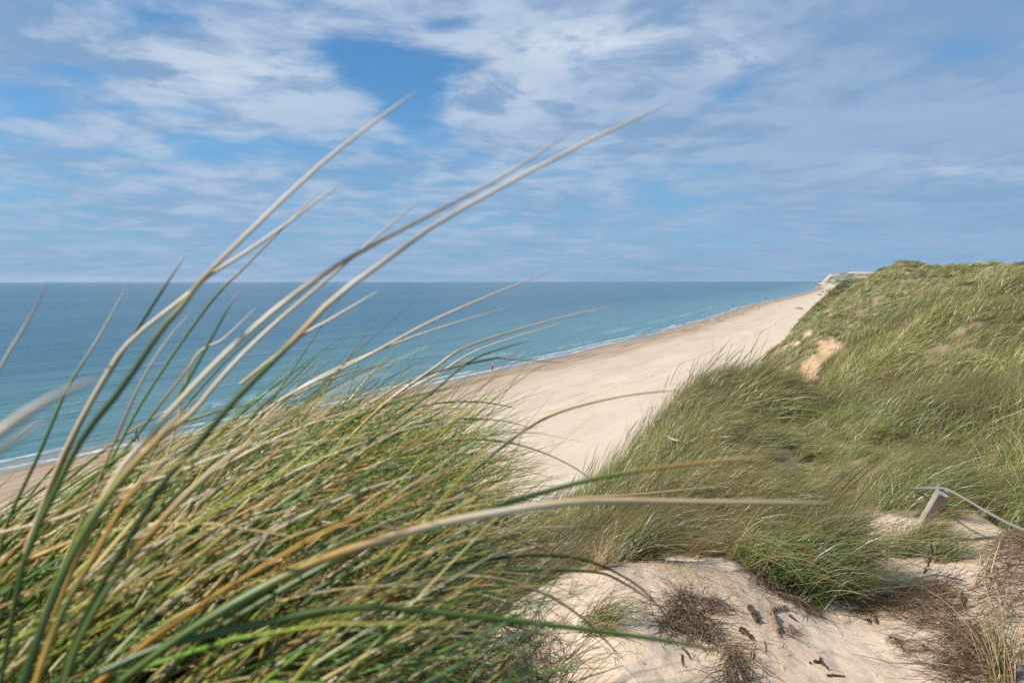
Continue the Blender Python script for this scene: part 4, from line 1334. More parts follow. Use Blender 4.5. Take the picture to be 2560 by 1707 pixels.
for k, (px, py, lab) in enumerate(((1801, 1553, 'upper white shell rim on the sand right of the root mat'), (1803, 1581, 'lower white shell rim on the sand right of the root mat'))):
    c = hit(px, py)
    a = np.linspace(-1.9, 1.6, 14)
    rad = 0.015
    P3 = np.stack([np.cos(a) * rad, 0 * a, np.sin(a) * rad + 0.011], -1)
    V, F, _ = strands(P3[None], np.full((1, 14), 0.0016), np.zeros((1, 14, 3)), 4, np.array([0.]), flat=0.9)
    link('shell', new_mesh('shell', V, F, [M_SHELL]), loc=c, label=lab, cat='shell')
# stalks of broken straw leaning on the root bank
for px, py, qx, qy, lab in ((2432, 1490, 2452, 1385, 'leftmost straw stalk leaning on the root bank at the right'), (2440, 1500, 2478, 1372, 'long straw stalk tilting right in the bundle on the root bank'),
                            (2462, 1500, 2500, 1352, 'topmost straw stalk of the bundle on the root bank'), (2474, 1505, 2470, 1395, 'upright straw stalk in the middle of the bundle on the root bank'),
                            (2492, 1500, 2494, 1410, 'rightmost short straw stalk of the bundle on the root bank'), (2422, 1480, 2498, 1382, 'slanting straw stalk crossing in front of the bundle on the root bank')):
    a, b = pix(px, py, 4.35), pix(qx, qy, 4.6)
    c = catmull([a, (a + b) / 2 + rng.normal(0, 0.012, 3), b], 9)[None]
    V, F, _ = strands(c, np.linspace(.006, .0028, 9)[None], np.zeros((1, 9, 3)), 4, flat=.8)
    link('straw_stalk', new_mesh('straw_stalk', V - a, F, [M_STRAW]), loc=a, label=lab, cat='straw', group='straw stalks on the root bank')


def tuft_thing(label, px, py, n, L, radius, green, width=0.0042, droop=1.5, az=math.pi / 2, th=0.5, spread=0.6, name='grass_tuft'):
    c = hit(px, py)
    a = rng.uniform(0, 2 * math.pi, n)
    rad = radius * np.sqrt(rng.random(n))
    x, y = c[0] + np.cos(a) * rad, c[1] + np.sin(a) * rad
    z = ground(x, y) - 0.01
    seg = 9
    pts = grow(np.stack([x, y, z], -1), rng.uniform(L * .5, L * 1.1, n), az + rng.normal(0, spread, n), np.abs(rng.normal(th, .28, n)), rng.normal(droop, .35, n), seg, 1.1, rng.normal(0, .3, n))
    # leaves rest on the ground, they do not pass through it
    gz = ground(pts[..., 0], pts[..., 1]) + 0.004
    pts[..., 2] = np.maximum(pts[..., 2], gz)
    s = np.linspace(0, 1, seg + 1)
    w = width * .5 * (1 - .9 * s ** 2)[None] * rng.uniform(.7, 1.2, (n, 1))
    V, F, C = strands(pts, w, blade_colors(n, seg, green, 0.05, 1.3), 3, twist=.8)
    return link(name, blade_mesh(name, V - c, F, C, M_BLADE), loc=c, label=label, cat='grass')


tuft_thing('thick green tuft spilling down the right flank of the sand hump', 1890, 1425, 260, .62, .22, .72, az=2.2, droop=1.9)
tuft_thing('second green tuft on the right flank of the hump, next to the hollow', 1960, 1450, 200, .55, .18, .75, az=2.1, droop=1.8)
tuft_thing('loose fresh green tuft standing at the left rim of the sand hollow', 2062, 1465, 60, .42, .07, .85, droop=1.0, th=.25)
tuft_thing('low dark wispy tuft at the foot of the sand hollow', 2112, 1500, 26, .26, .06, .5, droop=1.6, th=.7)
tuft_thing('thin stalky tuft on bare sand in the middle of the hollow', 2185, 1368, 55, .45, .10, .55, droop=1.8, th=.35)
tuft_thing('dense dark tuft drooping right on the upper sand of the hollow', 2245, 1385, 210, .55, .10, .62, droop=1.9, th=.35)
tuft_thing('green tuft with fine arching leaves in front of the wooden post', 2345, 1400, 150, .5, .10, .72, droop=1.8)
tuft_thing('green tuft growing against the post shadow', 2310, 1345, 120, .48, .12, .7, droop=1.7)
tuft_thing('fresh green tuft under the rope at the right edge', 2540, 1335, 110, .4, .15, .8, droop=1.2, th=.3)
tuft_thing('small green and dry tuft on the left half of the sand hump', 1485, 1560, 170, .36, .10, .5, droop=1.9, az=1.9, width=.003)
tuft_thing('sparse dry grass along the crest of the sand hump', 1690, 1425, 90, .17, .22, .05, droop=1.4, width=.0024, spread=1.6)
tuft_thing('sparse dry grass just below the crest of the hump', 1770, 1455, 70, .16, .2, .05, droop=1.5, width=.0022, spread=1.8)
tuft_thing('lone dark sprig sticking out of the hump near its left crest', 1424, 1487, 6, .17, .012, .4, droop=.3, th=.15, width=.004)
tuft_thing('yellowing straw sprig at the bottom right corner', 2500, 1700, 70, .5, .06, .15, droop=.8, th=.25, az=0.4)
tuft_thing('long green leaves arching over sand at the right edge', 2540, 1640, 14, .42, .05, .9, droop=1.7)
tuft_thing('pale dry tuft where the hump meets the grass behind it', 1490, 1425, 80, .28, .06, .02, droop=1.2)
# ------------------------------------------------------------------ rope barrier
def build_post():
    top, foot = pix(2357, 1230, 5.55), hit(2288, 1345)
    ax = top - foot
    ax /= np.linalg.norm(ax)
    foot = foot - ax * 0.25
    u = np.cross(ax, [0.35, 1, 0]); u /= np.linalg.norm(u)
    v = np.cross(ax, u)
    L = np.linalg.norm(top - foot)
    V, F = [], []
    n = 9
    for i in range(n):
        s = i / (n - 1)
        for cx, cy in ((1, .8), (.8, 1), (-.8, 1), (-1, .8), (-1, -.8), (-.8, -1), (.8, -1), (1, -.8)):
            h = L * s + (0.012 * cx if i == n - 1 else 0)
            V.append(foot + ax * h + (u * cx + v * cy) * 0.043 * (1 + random.uniform(-.025, .025)))
    for i in range(n - 1):
        for j in range(8):
            F.append((i * 8 + j, i * 8 + (j + 1) % 8, i * 8 + 8 + (j + 1) % 8, i * 8 + 8 + j))
    F.append(tuple(range((n - 1) * 8, n * 8)))
    m, N = mat('weathered_post')
    co = N.n('ShaderNodeTexCoord').outputs['Object']
    g1 = N.noise(N.v('MULTIPLY', co, (1, 1, 0.12)), 70, 6, 0.65)
    g2 = N.noise(co, 9, 4, 0.6)
    c = N.mix(N.mapr(g1, .35, .68), (0.22, 0.185, 0.145), (0.50, 0.455, 0.39))
    c = N.mix(N.mapr(g2, .5, .7, 0, .5), c, (0.27, 0.27, 0.20))
    finish(N, principled(N, c, .9, .1, bump(N, g1, .7, .01)))
    link('fence_post', new_mesh('fence_post', np.array(V) - foot, F, [m], False), loc=foot, label='leaning weathered wooden post carrying the rope at the edge of the grass', cat='post')
    return top


def build_rope():
    tp = build_post()
    path = [pix(2150, 1236, 9.8), pix(2215, 1224, 8.6), pix(2285, 1221, 6.7), pix(2330, 1221, 5.75), pix(2357, 1221, 5.5), pix(2385, 1232, 5.35), pix(2440, 1264, 5.05), pix(2500, 1298, 4.7), pix(2560, 1325, 4.4), pix(2680, 1365, 4.0), pix(2860, 1400, 3.6)]
    n = 420
    c = catmull(path, n)
    _, a, b = frames(c[None])
    ds = np.linalg.norm(np.diff(c, axis=0), axis=1)
    sl = np.concatenate([[0], np.cumsum(ds)])
    base = c[0].copy()
    o = link('rope', None, loc=base, label='grey twisted rope strung over the wooden post and off to the right', cat='rope')
    for k in range(3):
        ph = sl * 2 * math.pi / 0.075 + k * 2 * math.pi / 3
        cc = c + (a[0] * np.cos(ph)[:, None] + b[0] * np.sin(ph)[:, None]) * 0.0054
        _, a2, b2 = frames(cc[None])
        th = np.linspace(0, 2 * math.pi, 6, endpoint=False)
        V = (cc[:, None] + (a2[0][:, None] * np.cos(th)[None, :, None] + b2[0][:, None] * np.sin(th)[None, :, None]) * 0.0058).reshape(-1, 3)
        idx = np.arange(n * 6).reshape(n, 6)
        F = np.concatenate([np.stack([idx[:-1, j], idx[:-1, (j + 1) % 6], idx[1:, (j + 1) % 6], idx[1:, j]], -1) for j in range(6)])
        link('strand', new_mesh('strand', V - base, F, [M_ROPE]), o)


build_rope()


# ------------------------------------------------------------------ people, boat, tent on the beach
_flat = {}


def flat(c, rough=0.8):
    k = tuple(round(x, 3) for x in c)
    if k not in _flat:
        _flat[k] = simple_mat('cloth_%d' % len(_flat), c, rough, 0.15, 12.0)
    return _flat[k]


SKIN = (0.42, 0.26, 0.18)
pending = []


def person(label, feet, height=1.75, face=0.0, pose='stand', shirt=(.5, .5, .5), shorts=(.05, .05, .08), sleeves=SKIN, legs=SKIN, hair=(.05, .035, .025), cap=None, group=None, detail=True):
    """pose: stand, walk, run, crouch, sit, wade. Figure faces +Y before turning."""
    j = {'pel': (0, 0, .95), 'spi': (0, 0, 1.14), 'che': (0, .01, 1.34), 'nec': (0, .01, 1.50), 'hea': (0, .03, 1.58), 'top': (0, .03, 1.69)}
    r = {'pel': (.15, .11), 'spi': (.135, .10), 'che': (.165, .11), 'nec': (.055, .055), 'hea': (.078, .09), 'top': (.085, .098)}
    sw = {'stand': .05, 'walk': .22, 'run': .34, 'crouch': .05, 'sit': .05, 'wade': .1}[pose]
    for s, n in ((-1, 'l'), (1, 'r')):
        f = s * sw
        j['sho' + n] = (s * .19, 0, 1.43); r['sho' + n] = (.065, .06)
        if pose == 'run':
            j['elb' + n] = (s * .27, -f * .45 - .04, 1.17)
            j['wri' + n] = (s * .22, -f * .6 + .16, 1.16)
        elif pose in ('crouch', 'sit'):
            j['elb' + n] = (s * .24, .14, 1.18)
            j['wri' + n] = (s * .15, .34, 1.08)
        else:
            j['elb' + n] = (s * .25, -f * .5 - .02, 1.15)
            j['wri' + n] = (s * .26, -f * .9 + .06, .91)
        w = np.array(j['wri' + n]); e = np.array(j['elb' + n])
        d = (w - e) / np.linalg.norm(w - e)
        j['han' + n] = tuple(w + d * .08)
        r['elb' + n] = (.045, .045); r['wri' + n] = (.03, .028); r['han' + n] = (.04, .022)
        for q in range(5):
            off = (q - 2) * .017
            side = np.array([s * .02 if q == 4 else 0, off, 0])
            ln = (.07, .085, .09, .08, .06)[q] if q < 4 else .05
            j['fin%d%s' % (q, n)] = tuple(np.array(j['han' + n]) + d * ln + side + np.array([-s * .012, .012, 0]))
            r['fin%d%s' % (q, n)] = (.009, .009)
        j['hip' + n] = (s * .085, 0, .90); r['hip' + n] = (.095, .10)
        r['kne' + n] = (.06, .062); r['ank' + n] = (.038, .042); r['toe' + n] = (.038, .03)
        if pose == 'run':
            j['kne' + n] = (s * .09, f * .85 + .12, .53)
            j['ank' + n] = (s * .09, f * 1.1 - (.12 if s < 0 else .0), .10 if s > 0 else .22)
        elif pose == 'crouch':
            j['kne' + n] = (s * .14, .32, .62); j['ank' + n] = (s * .12, .05, .40)
        elif pose == 'sit':
            j['kne' + n] = (s * .12, .42, 1.10); j['ank' + n] = (s * .12, .62, .92)
        else:
            j['kne' + n] = (s * .09, f * .5 + .04, .50); j['ank' + n] = (s * .09, f, .085)
        a = np.array(j['ank' + n])
        j['toe' + n] = (a[0] + s * .02, a[1] + .16, a[2] - .05)
    cls = {'pel': 'b', 'spi': 't', 'che': 't', 'nec': 's', 'hea': 's', 'top': 's'}
    for n in 'lr':
        cls.update({'sho' + n: 't', 'elb' + n: 'v', 'wri' + n: 'v', 'han' + n: 's', 'hip' + n: 'b', 'kne' + n: 'k', 'ank' + n: 'l', 'toe' + n: 'h'})
        for q in range(5):
            cls['fin%d%s' % (q, n)] = 's'
    edges = [('pel', 'spi'), ('spi', 'che'), ('che', 'nec'), ('nec', 'hea'), ('hea', 'top')]
    for n in 'lr':
        edges += [('che', 'sho' + n), ('sho' + n, 'elb' + n), ('elb' + n, 'wri' + n), ('wri' + n, 'han' + n), ('pel', 'hip' + n), ('hip' + n, 'kne' + n), ('kne' + n, 'ank' + n), ('ank' + n, 'toe' + n)]
        if detail:
            edges += [('han' + n, 'fin%d%s' % (q, n)) for q in range(5)]
    names = [k for k in j if detail or not k.startswith('fin')]
    P = np.array([j[k] for k in names], float)
    if pose == 'crouch':
        P[:, 2] -= .32
        up = P[:, 2] > .75
        P[up, 1] += (P[up, 2] - .75) * .5
    if pose == 'sit':
        P[:, 2] -= .84
    P[:, 2] -= P[:, 2].min() - .02
    k = height / 1.75
    P *= k
    ix = {nm: i for i, nm in enumerate(names)}
    me = bpy.data.meshes.new('body')
    me.from_pydata([tuple(q) for q in P], [(ix[a], ix[b]) for a, b in edges], [])
    ob = bpy.data.objects.new('body_tmp', me)
    COL.objects.link(ob)
    md = ob.modifiers.new('skin', 'SKIN')
    sk = me.skin_vertices[0].data if me.skin_vertices else None
    if sk is None:
        import bmesh
        bm = bmesh.new(); bm.from_mesh(me); bm.verts.layers.skin.verify(); bm.to_mesh(me); bm.free()
        sk = me.skin_vertices[0].data
    for i, nm in enumerate(names):
        sk[i].radius = (r[nm][0] * k, r[nm][1] * k)
        sk[i].use_root = nm == 'pel'
    sb = ob.modifiers.new('sub', 'SUBSURF')
    sb.levels = 1
    sb.render_levels = 1
    pending.append((label, feet, face, ob, P, names, edges, cls, ix, k, shirt, shorts, sleeves, legs, hair, cap, group))


def flush_people():
    bpy.context.view_layer.update()
    dg = bpy.context.evaluated_depsgraph_get()
    done = []
    for it in pending:
        label, feet, face, ob, P, names, edges, cls, ix, k, shirt, shorts, sleeves, legs, hair, cap, group = it
        me = bpy.data.meshes.new_from_object(ob.evaluated_get(dg))
        done.append((it, me))
    for it, me in done:
        label, feet, face, ob, P, names, edges, cls, ix, k, shirt, shorts, sleeves, legs, hair, cap, group = it
        bpy.data.objects.remove(ob)
        me.name = 'body'
        order = ['t', 'b', 's', 'v', 'l', 'h']
        for key in order:
            me.materials.append(flat({'t': shirt, 'b': shorts, 's': SKIN, 'v': sleeves, 'l': legs, 'h': (.05, .045, .04)}[key]))
        smp, sc = [], []
        for a, b in edges:
            pa, pb = P[ix[a]], P[ix[b]]
            for f in (0, .25, .5, .75, 1):
                smp.append(pa + (pb - pa) * f)
                c = cls[a] if f < .5 else cls[b]
                if c == 'k':
                    c = 'b' if f < .62 and a.startswith('hip') else 'l'
                sc.append(order.index(c))
        smp, sc = np.array(smp), np.array(sc)
        cen = np.empty(len(me.polygons) * 3, np.float32)
        me.polygons.foreach_get('center', cen)
        cen = cen.reshape(-1, 3)
        d = ((cen[:, None] - smp[None]) ** 2).sum(2)
        me.polygons.foreach_set('material_index', sc[d.argmin(1)].astype(np.int32))
        me.polygons.foreach_set('use_smooth', np.ones(len(me.polygons), bool))
        o = link('person', None, loc=feet, label=label, cat='person', group=group)
        o.rotation_euler = (0, 0, face)
        body = link('body', me, o)
        # hair or cap
        hc = (P[ix['hea']] * .35 + P[ix['top']] * .65)
        V, F = [], []
        nu, nv = 10, 5
        for i in range(nv + 1):
            ph = (math.pi * .56) * i / nv
            for q in range(nu):
                th = 2 * math.pi * q / nu
                V.append(hc + np.array([math.sin(ph) * math.cos(th) * .096, math.sin(ph) * math.sin(th) * .112 - .012, math.cos(ph) * .105 + .012]) * k)
        for i in range(nv):
            for q in range(nu):
                F.append((i * nu + q, i * nu + (q + 1) % nu, (i + 1) * nu + (q + 1) % nu, (i + 1) * nu + q))
        link('cap' if cap else 'hair', new_mesh('hair', V, F, [flat(cap or hair)]), body)
    pending.clear()


def on_beach(px, py):
    return ray_ground(px, py, 40, 2500)


def on_water(px, py, dz=-0.35):
    d = pix_dir(px, py)
    k = -H / d[2]
    return np.array([d[0] * k, d[1] * k, dz])


person('jogger in red top and black shorts with a white cap at the water edge', on_beach(1231, 931), 1.78, 0.15, 'run', (.80, .03, .035), (.012, .012, .014), (.80, .03, .035), SKIN, cap=(.75, .75, .75))
person('walker in dark red top and black trousers behind the tall foreground grass', on_beach(341, 1106), 1.76, -0.5, 'walk', (.16, .015, .03), (.010, .010, .012), (.10, .01, .02), (.010, .010, .012))
person('bather in white shirt and blue shorts wading off the shore', on_water(1653, 818), 1.78, 1.2, 'wade', (.75, .72, .70), (.05, .10, .22))
person('small pale child paddling near the wading bather', on_water(1693, 814, -.15), 1.25, .8, 'stand', (.60, .42, .35), (.35, .1, .1))
person('man with bare back and dark red shorts beside the white dog', on_beach(1796, 804), 1.75, 2.6, 'walk', SKIN, (.10, .02, .02))
person('tall dark figure standing alone on the wet sand', on_beach(1833, 771.5), 1.85, 1.0, 'stand', (.02, .02, .025), (.02, .02, .03), (.02, .02, .025), (.02, .02, .03))
person('dark figure bending down on the damp sand', on_beach(1880, 768.5), 1.8, 1.6, 'crouch', (.06, .055, .05), (.03, .035, .05), SKIN, (.03, .035, .05))
person('walker in white shirt on the left of a pair', on_beach(1893, 774.5), 1.75, -.4, 'walk', (.8, .8, .8), (.65, .65, .62), (.8, .8, .8))
person('walker in black clothes on the right of a pair', on_beach(1897, 774.5), 1.82, -.4, 'walk', (.015, .015, .018), (.015, .015, .02), (.015, .015, .018), (.02, .02, .02))
person('sunbather in pale red sitting on the dry sand', on_beach(1951, 770.5), 1.8, 1.5, 'sit', (.55, .16, .12), (.5, .2, .16))
person('person sitting in the blue and white beach boat', on_beach(2000, 772.0), 1.7, 1.2, 'sit', (.05, .03, .12), (.03, .03, .06))
person('left one of two bathers standing far out in the water', on_water(1881, 743.5), 1.75, 0, 'stand', (.06, .05, .06), (.04, .04, .06), detail=False)
person('right one of two bathers standing far out in the water', on_water(1888, 743.2), 1.6, 0, 'stand', (.10, .07, .06), (.04, .04, .06), detail=False)
person('left paddler at the distant white breaker', on_water(1913, 746.8, -.2), 1.75, 0, 'stand', (.05, .05, .06), (.03, .03, .05), detail=False)
person('right paddler at the distant white breaker', on_water(1917, 746.6, -.2), 1.7, 0, 'stand', (.12, .06, .05), (.03, .03, .05), detail=False)
person('distant dark stroller where the shore bends', on_beach(1977, 739.5), 1.85, 0, 'walk', (.03, .03, .035), (.02, .02, .03), detail=False)
person('distant sitter on the far sand, nearer the water', on_beach(2012, 738.3), 2.0, 0, 'crouch', (.12, .08, .06), (.04, .04, .05), detail=False)
person('distant sitter on the far sand, nearer the dunes', on_beach(2024, 735.6), 1.9, 0, 'crouch', (.10, .07, .06), (.05, .04, .05), detail=False)
person('far beachgoer crouching beyond the blue tent', on_beach(2043, 726.8), 2.2, 0, 'crouch', (.08, .07, .07), (.05, .05, .06), detail=False)
flush_people()


def lathe(prof, n=16):
    V, F = [], []
    for r, z in prof:
        for q in range(n):
            a = 2 * math.pi * q / n
            V.append((r * math.cos(a), r * math.sin(a), z))
    for i in range(len(prof) - 1):
        for q in range(n):
            F.append((i * n + q, i * n + (q + 1) % n, (i + 1) * n + (q + 1) % n, (i + 1) * n + q))
    F.append(tuple(range(n))[::-1])
    F.append(tuple(range((len(prof) - 1) * n, len(prof) * n)))
    return V, F


def build_bag():
    c = on_beach(341, 1106)
    p = c + np.array([-0.42, -0.05, 0.38])
    o = link('carrier_bag', None, loc=p, label='round black bag held low by the walker in dark red', cat='bag')
    V, F = lathe([(.02, -.17), (.12, -.16), (.16, -.06), (.155, .05), (.10, .13), (.05, .16)], 14)
    link('pouch', new_mesh('pouch', V, F, [flat((.012, .012, .014))]), o)
    a = np.linspace(0, math.pi, 10)
    P3 = np.stack([np.cos(a) * .07 + .02, 0 * a, .14 + np.sin(a) * .22], -1)
    V, F, _ = strands(P3[None], np.full((1, 10), .012), np.zeros((1, 10, 3)), 4, np.array([0.]), flat=.9)
    link('handle', new_mesh('handle', V, F, [flat((.02, .02, .02))]), o)


def build_dog():
    c = on_beach(1781, 803.0)
    # skinned quadruped, nose towards the water
    j = {'hip': (0, -.32, .52), 'bel': (0, -.08, .52), 'che': (0, .24, .50), 'wit': (0, .30, .60), 'nec': (0, .42, .74), 'hea': (0, .52, .82), 'muz': (0, .68, .78), 'ta1': (0, -.45, .58), 'ta2': (0, -.62, .66)}
    r = {'hip': .12, 'bel': .125, 'che': .155, 'wit': .11, 'nec': .085, 'hea': .085, 'muz': .04, 'ta1': .035, 'ta2': .02}
    E = [('hip', 'bel'), ('bel', 'che'), ('che', 'wit'), ('wit', 'nec'), ('nec', 'hea'), ('hea', 'muz'), ('hip', 'ta1'), ('ta1', 'ta2')]
    for s, n in ((-1, 'l'), (1, 'r')):
        j.update({'ear0' + n: (s * .07, .49, .90), 'ear1' + n: (s * .10, .47, .83), 'sh' + n: (s * .10, .24, .42), 'el' + n: (s * .11, .19, .30), 'wr' + n: (s * .11, .22 + s * .06, .14), 'pa' + n: (s * .11, .25 + s * .06, .03),
                  'th' + n: (s * .10, -.28, .42), 'kn' + n: (s * .12, -.20, .31), 'ho' + n: (s * .11, -.38 - s * .05, .18), 'fo' + n: (s * .11, -.33 - s * .05, .03)})
        r.update({'ear0' + n: .03, 'ear1' + n: .02, 'sh' + n: .075, 'el' + n: .05, 'wr' + n: .035, 'pa' + n: .035, 'th' + n: .09, 'kn' + n: .055, 'ho' + n: .033, 'fo' + n: .035})
        E += [('hea', 'ear0' + n), ('ear0' + n, 'ear1' + n), ('che', 'sh' + n), ('sh' + n, 'el' + n), ('el' + n, 'wr' + n), ('wr' + n, 'pa' + n), ('hip', 'th' + n), ('th' + n, 'kn' + n), ('kn' + n, 'ho' + n), ('ho' + n, 'fo' + n)]
    nm = list(j)
    ix = {a: i for i, a in enumerate(nm)}
    import bmesh
    me = bpy.data.meshes.new('dog')
    me.from_pydata([j[a] for a in nm], [(ix[a], ix[b]) for a, b in E], [])
    bm = bmesh.new(); bm.from_mesh(me); bm.verts.layers.skin.verify(); bm.to_mesh(me); bm.free()
    ob = bpy.data.objects.new('dog_tmp', me)
    COL.objects.link(ob)
    ob.modifiers.new('skin', 'SKIN')
    for i, a in enumerate(nm):
        me.skin_vertices[0].data[i].radius = (r[a], r[a])
        me.skin_vertices[0].data[i].use_root = a == 'bel'
    ob.modifiers.new('sub', 'SUBSURF').levels = 1
    bpy.context.view_layer.update()
    m2 = bpy.data.meshes.new_from_object(ob.evaluated_get(bpy.context.evaluated_depsgraph_get()))
    bpy.data.objects.remove(ob)
    m2.materials.append(flat((.72, .66, .56)))
    m2.polygons.foreach_set('use_smooth', np.ones(len(m2.polygons), bool))
    o = link('dog', m2, loc=c, label='cream white dog on the wet sand next to the bare-backed man', cat='dog')
    o.rotation_euler = (0, 0, 1.2)
    o.scale = (1.2, 1.2, 1.2)


def build_boat():
    c = on_beach(1997, 773.5)
    o = link('beach_boat', None, loc=c, label='low white and violet-blue boat drawn up on the dry sand', cat='boat')
    o.rotation_euler = (0, 0, 0.08)
    n, L = 15, 5.0
    secs = []
    for i in range(n):
        s = i / (n - 1) * 2 - 1
        w = .72 * (1 - abs(s) ** 2.6) ** .6 * (1 if s < 0 else .95) + .04
        sheer = .62 + .16 * s * s
        secs.append([(s * L / 2, -w, sheer), (s * L / 2, -w * .92, .42), (s * L / 2, -w * .55, .12), (s * L / 2, 0, .03), (s * L / 2, w * .55, .12), (s * L / 2, w * .92, .42), (s * L / 2, w, sheer)])
    V = [p for q in secs for p in q]
    F = [(i * 7 + k, i * 7 + k + 1, i * 7 + 8 + k, i * 7 + 7 + k) for i in range(n - 1) for k in range(6)]
    hull = link('hull', new_mesh('hull', V, F, [flat((.72, .72, .74), .4)]), o)
    for side in (0, 6):
        P3 = np.array([q[side] for q in secs])
        V, F, _ = strands(catmull(P3, 30)[None], np.full((1, 30), .13), np.zeros((1, 30, 3)), 4, np.array([1.57]), flat=.5)
        link('rub_rail', new_mesh('rub_rail', V, F, [flat((.07, .05, .20), .5)]), hull)
    for x in (-1.2, .3, 1.3):
        V = [(x + a, b * .62, .50 + z) for a in (-.12, .12) for b in (-1, 1) for z in (0, .04)]
        link('thwart', new_mesh('thwart', V, [(0, 1, 3, 2), (4, 6, 7, 5), (0, 4, 5, 1), (2, 3, 7, 6), (1, 5, 7, 3), (0, 2, 6, 4)], [flat((.35, .24, .14))], False), o)
    for x, h in ((-1.9, 1.9), (.62, 2.2)):
        V, F = lathe([(.035, .1), (.035, h), (.015, h + .05)], 8)
        V = [(a + x, b, z) for a, b, z in V]
        link('pole', new_mesh('pole', V, F, [flat((.30, .28, .30))]), o)
    V, F = lathe([(.20, .50), (.32, .62), (.28, .95), (.12, 1.12)], 10)
    link('cargo_bundle', new_mesh('cargo_bundle', [(a - .2, b, z) for a, b, z in V], F, [flat((.10, .05, .16))]), o)
    V, F = lathe([(.25, .0), (.38, .05), (.36, .22), (.16, .30)], 10)
    link('kit_bag', new_mesh('kit_bag', V, F, [flat((.05, .05, .06))]), loc=on_beach(2006, 776.2), label='small dark kit bag on the sand beside the boat', cat='bag')


def build_tent():
    c = on_beach(2056, 731.5)
    o = link('beach_tent', None, loc=c, label='small blue dome tent far along the beach', cat='tent')
    V, F = [], []
    nu, nv = 14, 6
    for i in range(nv + 1):
        ph = math.pi / 2 * i / nv
        for q in range(nu):
            th = 2 * math.pi * q / nu
            rr = math.cos(ph) ** .8 * (1 + .08 * math.cos(4 * th))
            V.append((rr * 1.7 * math.cos(th), rr * 1.3 * math.sin(th), 1.6 * math.sin(ph)))
    for i in range(nv):
        for q in range(nu):
            F.append((i * nu + q, i * nu + (q + 1) % nu, (i + 1) * nu + (q + 1) % nu, (i + 1) * nu + q))
    can = link('canopy', new_mesh('canopy', V, F, [flat((.03, .06, .32))]), o)
    V = [(-.6, -1.36, .03), (.6, -1.36, .03), (.42, -1.2, .9), (-.42, -1.2, .9), (-.6, -1.42, .03), (.6, -1.42, .03), (.42, -1.26, .9), (-.42, -1.26, .9)]
    link('door_flap', new_mesh('door_flap', V, [(4, 5, 6, 7), (0, 3, 2, 1), (0, 1, 5, 4), (2, 3, 7, 6), (1, 2, 6, 5), (0, 4, 7, 3)], [flat((.02, .02, .05))], False), can)
    c = on_beach(2050, 738.4)
    a = np.linspace(-1, 1, 8)
    V = [(x * 2.2, .35 * math.sin(x * 3), z) for x in a for z in (0, 1.1)] + [(x * 2.2, .35 * math.sin(x * 3) + .06, z) for x in a for z in (0, 1.1)]
    F = [(2 * i, 2 * i + 2, 2 * i + 3, 2 * i + 1) for i in range(7)] + [(16 + 2 * i, 17 + 2 * i, 19 + 2 * i, 18 + 2 * i) for i in range(7)] + [(2 * i + 1, 2 * i + 3, 19 + 2 * i, 17 + 2 * i) for i in range(7)] + [(0, 1, 17, 16), (14, 30, 31, 15)]
    link('windbreak', new_mesh('windbreak', V, F, [flat((.06, .045, .05))]), loc=c, label='low dark windbreak on the far sand in front of the blue tent', cat='windbreak')


def rock_mesh(sx, sy, sz, seed):
    rr = np.random.default_rng(seed)
    V, F = [], []
    nu, nv = 10, 6
    for i in range(nv + 1):
        ph = math.pi * i / nv
        for q in range(nu):
            th = 2 * math.pi * q / nu
            k = 1 + rr.uniform(-.18, .18)
            e = lambda v: math.copysign(abs(v) ** .55, v)
            V.append((sx * k * e(math.sin(ph)) * e(math.cos(th)), sy * k * e(math.sin(ph)) * e(math.sin(th)), sz * k * e(math.cos(ph)) + sz * .55))
    for i in range(nv):
        for q in range(nu):
            F.append((i * nu + q, (i + 1) * nu + q, (i + 1) * nu + (q + 1) % nu, i * nu + (q + 1) % nu))
    return V, F


M_CONC = simple_mat('dark_concrete', (0.10, 0.095, 0.085), .95, .4, .6)
M_CONC2 = simple_mat('pale_concrete', (0.20, 0.19, 0.17), .95, .4, .6)


def build_ruins():
    for px, py, w, h, m, lab in ((2069, 729.0, 8, 4, M_CONC, 'left part of the dark broken bunker near the dune foot'), (2079, 728.6, 9, 3.6, M_CONC, 'right part of the dark broken bunker near the dune foot'),
                                 (2040, 711.4, 6, 2.2, M_CONC, 'dark bunker lowest under the pale cliffs, nearest the sea'), (2046, 712.6, 5, 2.2, M_CONC, 'dark bunker between its neighbours under the pale cliffs'),
                                 (2051.5, 714.2, 4, 2.4, M_CONC, 'dark bunker on the sand under the cliffs, nearest the viewer'), (2060, 713.8, 4, 2.0, M_CONC2, 'grey bunker on the sand right of the nearest dark one'),
                                 (2066, 712.6, 5, 2.0, M_CONC, 'dark bunker farthest right under the cliffs')):
        c = ray_ground(px, py, 300, 6000)
        d = pix_dir(px, py)
        k = (1.2 - H) / d[2]
        c = np.array([d[0] * k, d[1] * k, 1.0]) if k < 5000 else c
        sc = c[1] / FPX
        V, F = rock_mesh(w * sc / 2, w * sc / 2.4, h * sc / 2, int(px * 3))
        link('bunker_ruin', new_mesh('bunker_ruin', V, F, [m], False), loc=c, label=lab, cat='bunker')


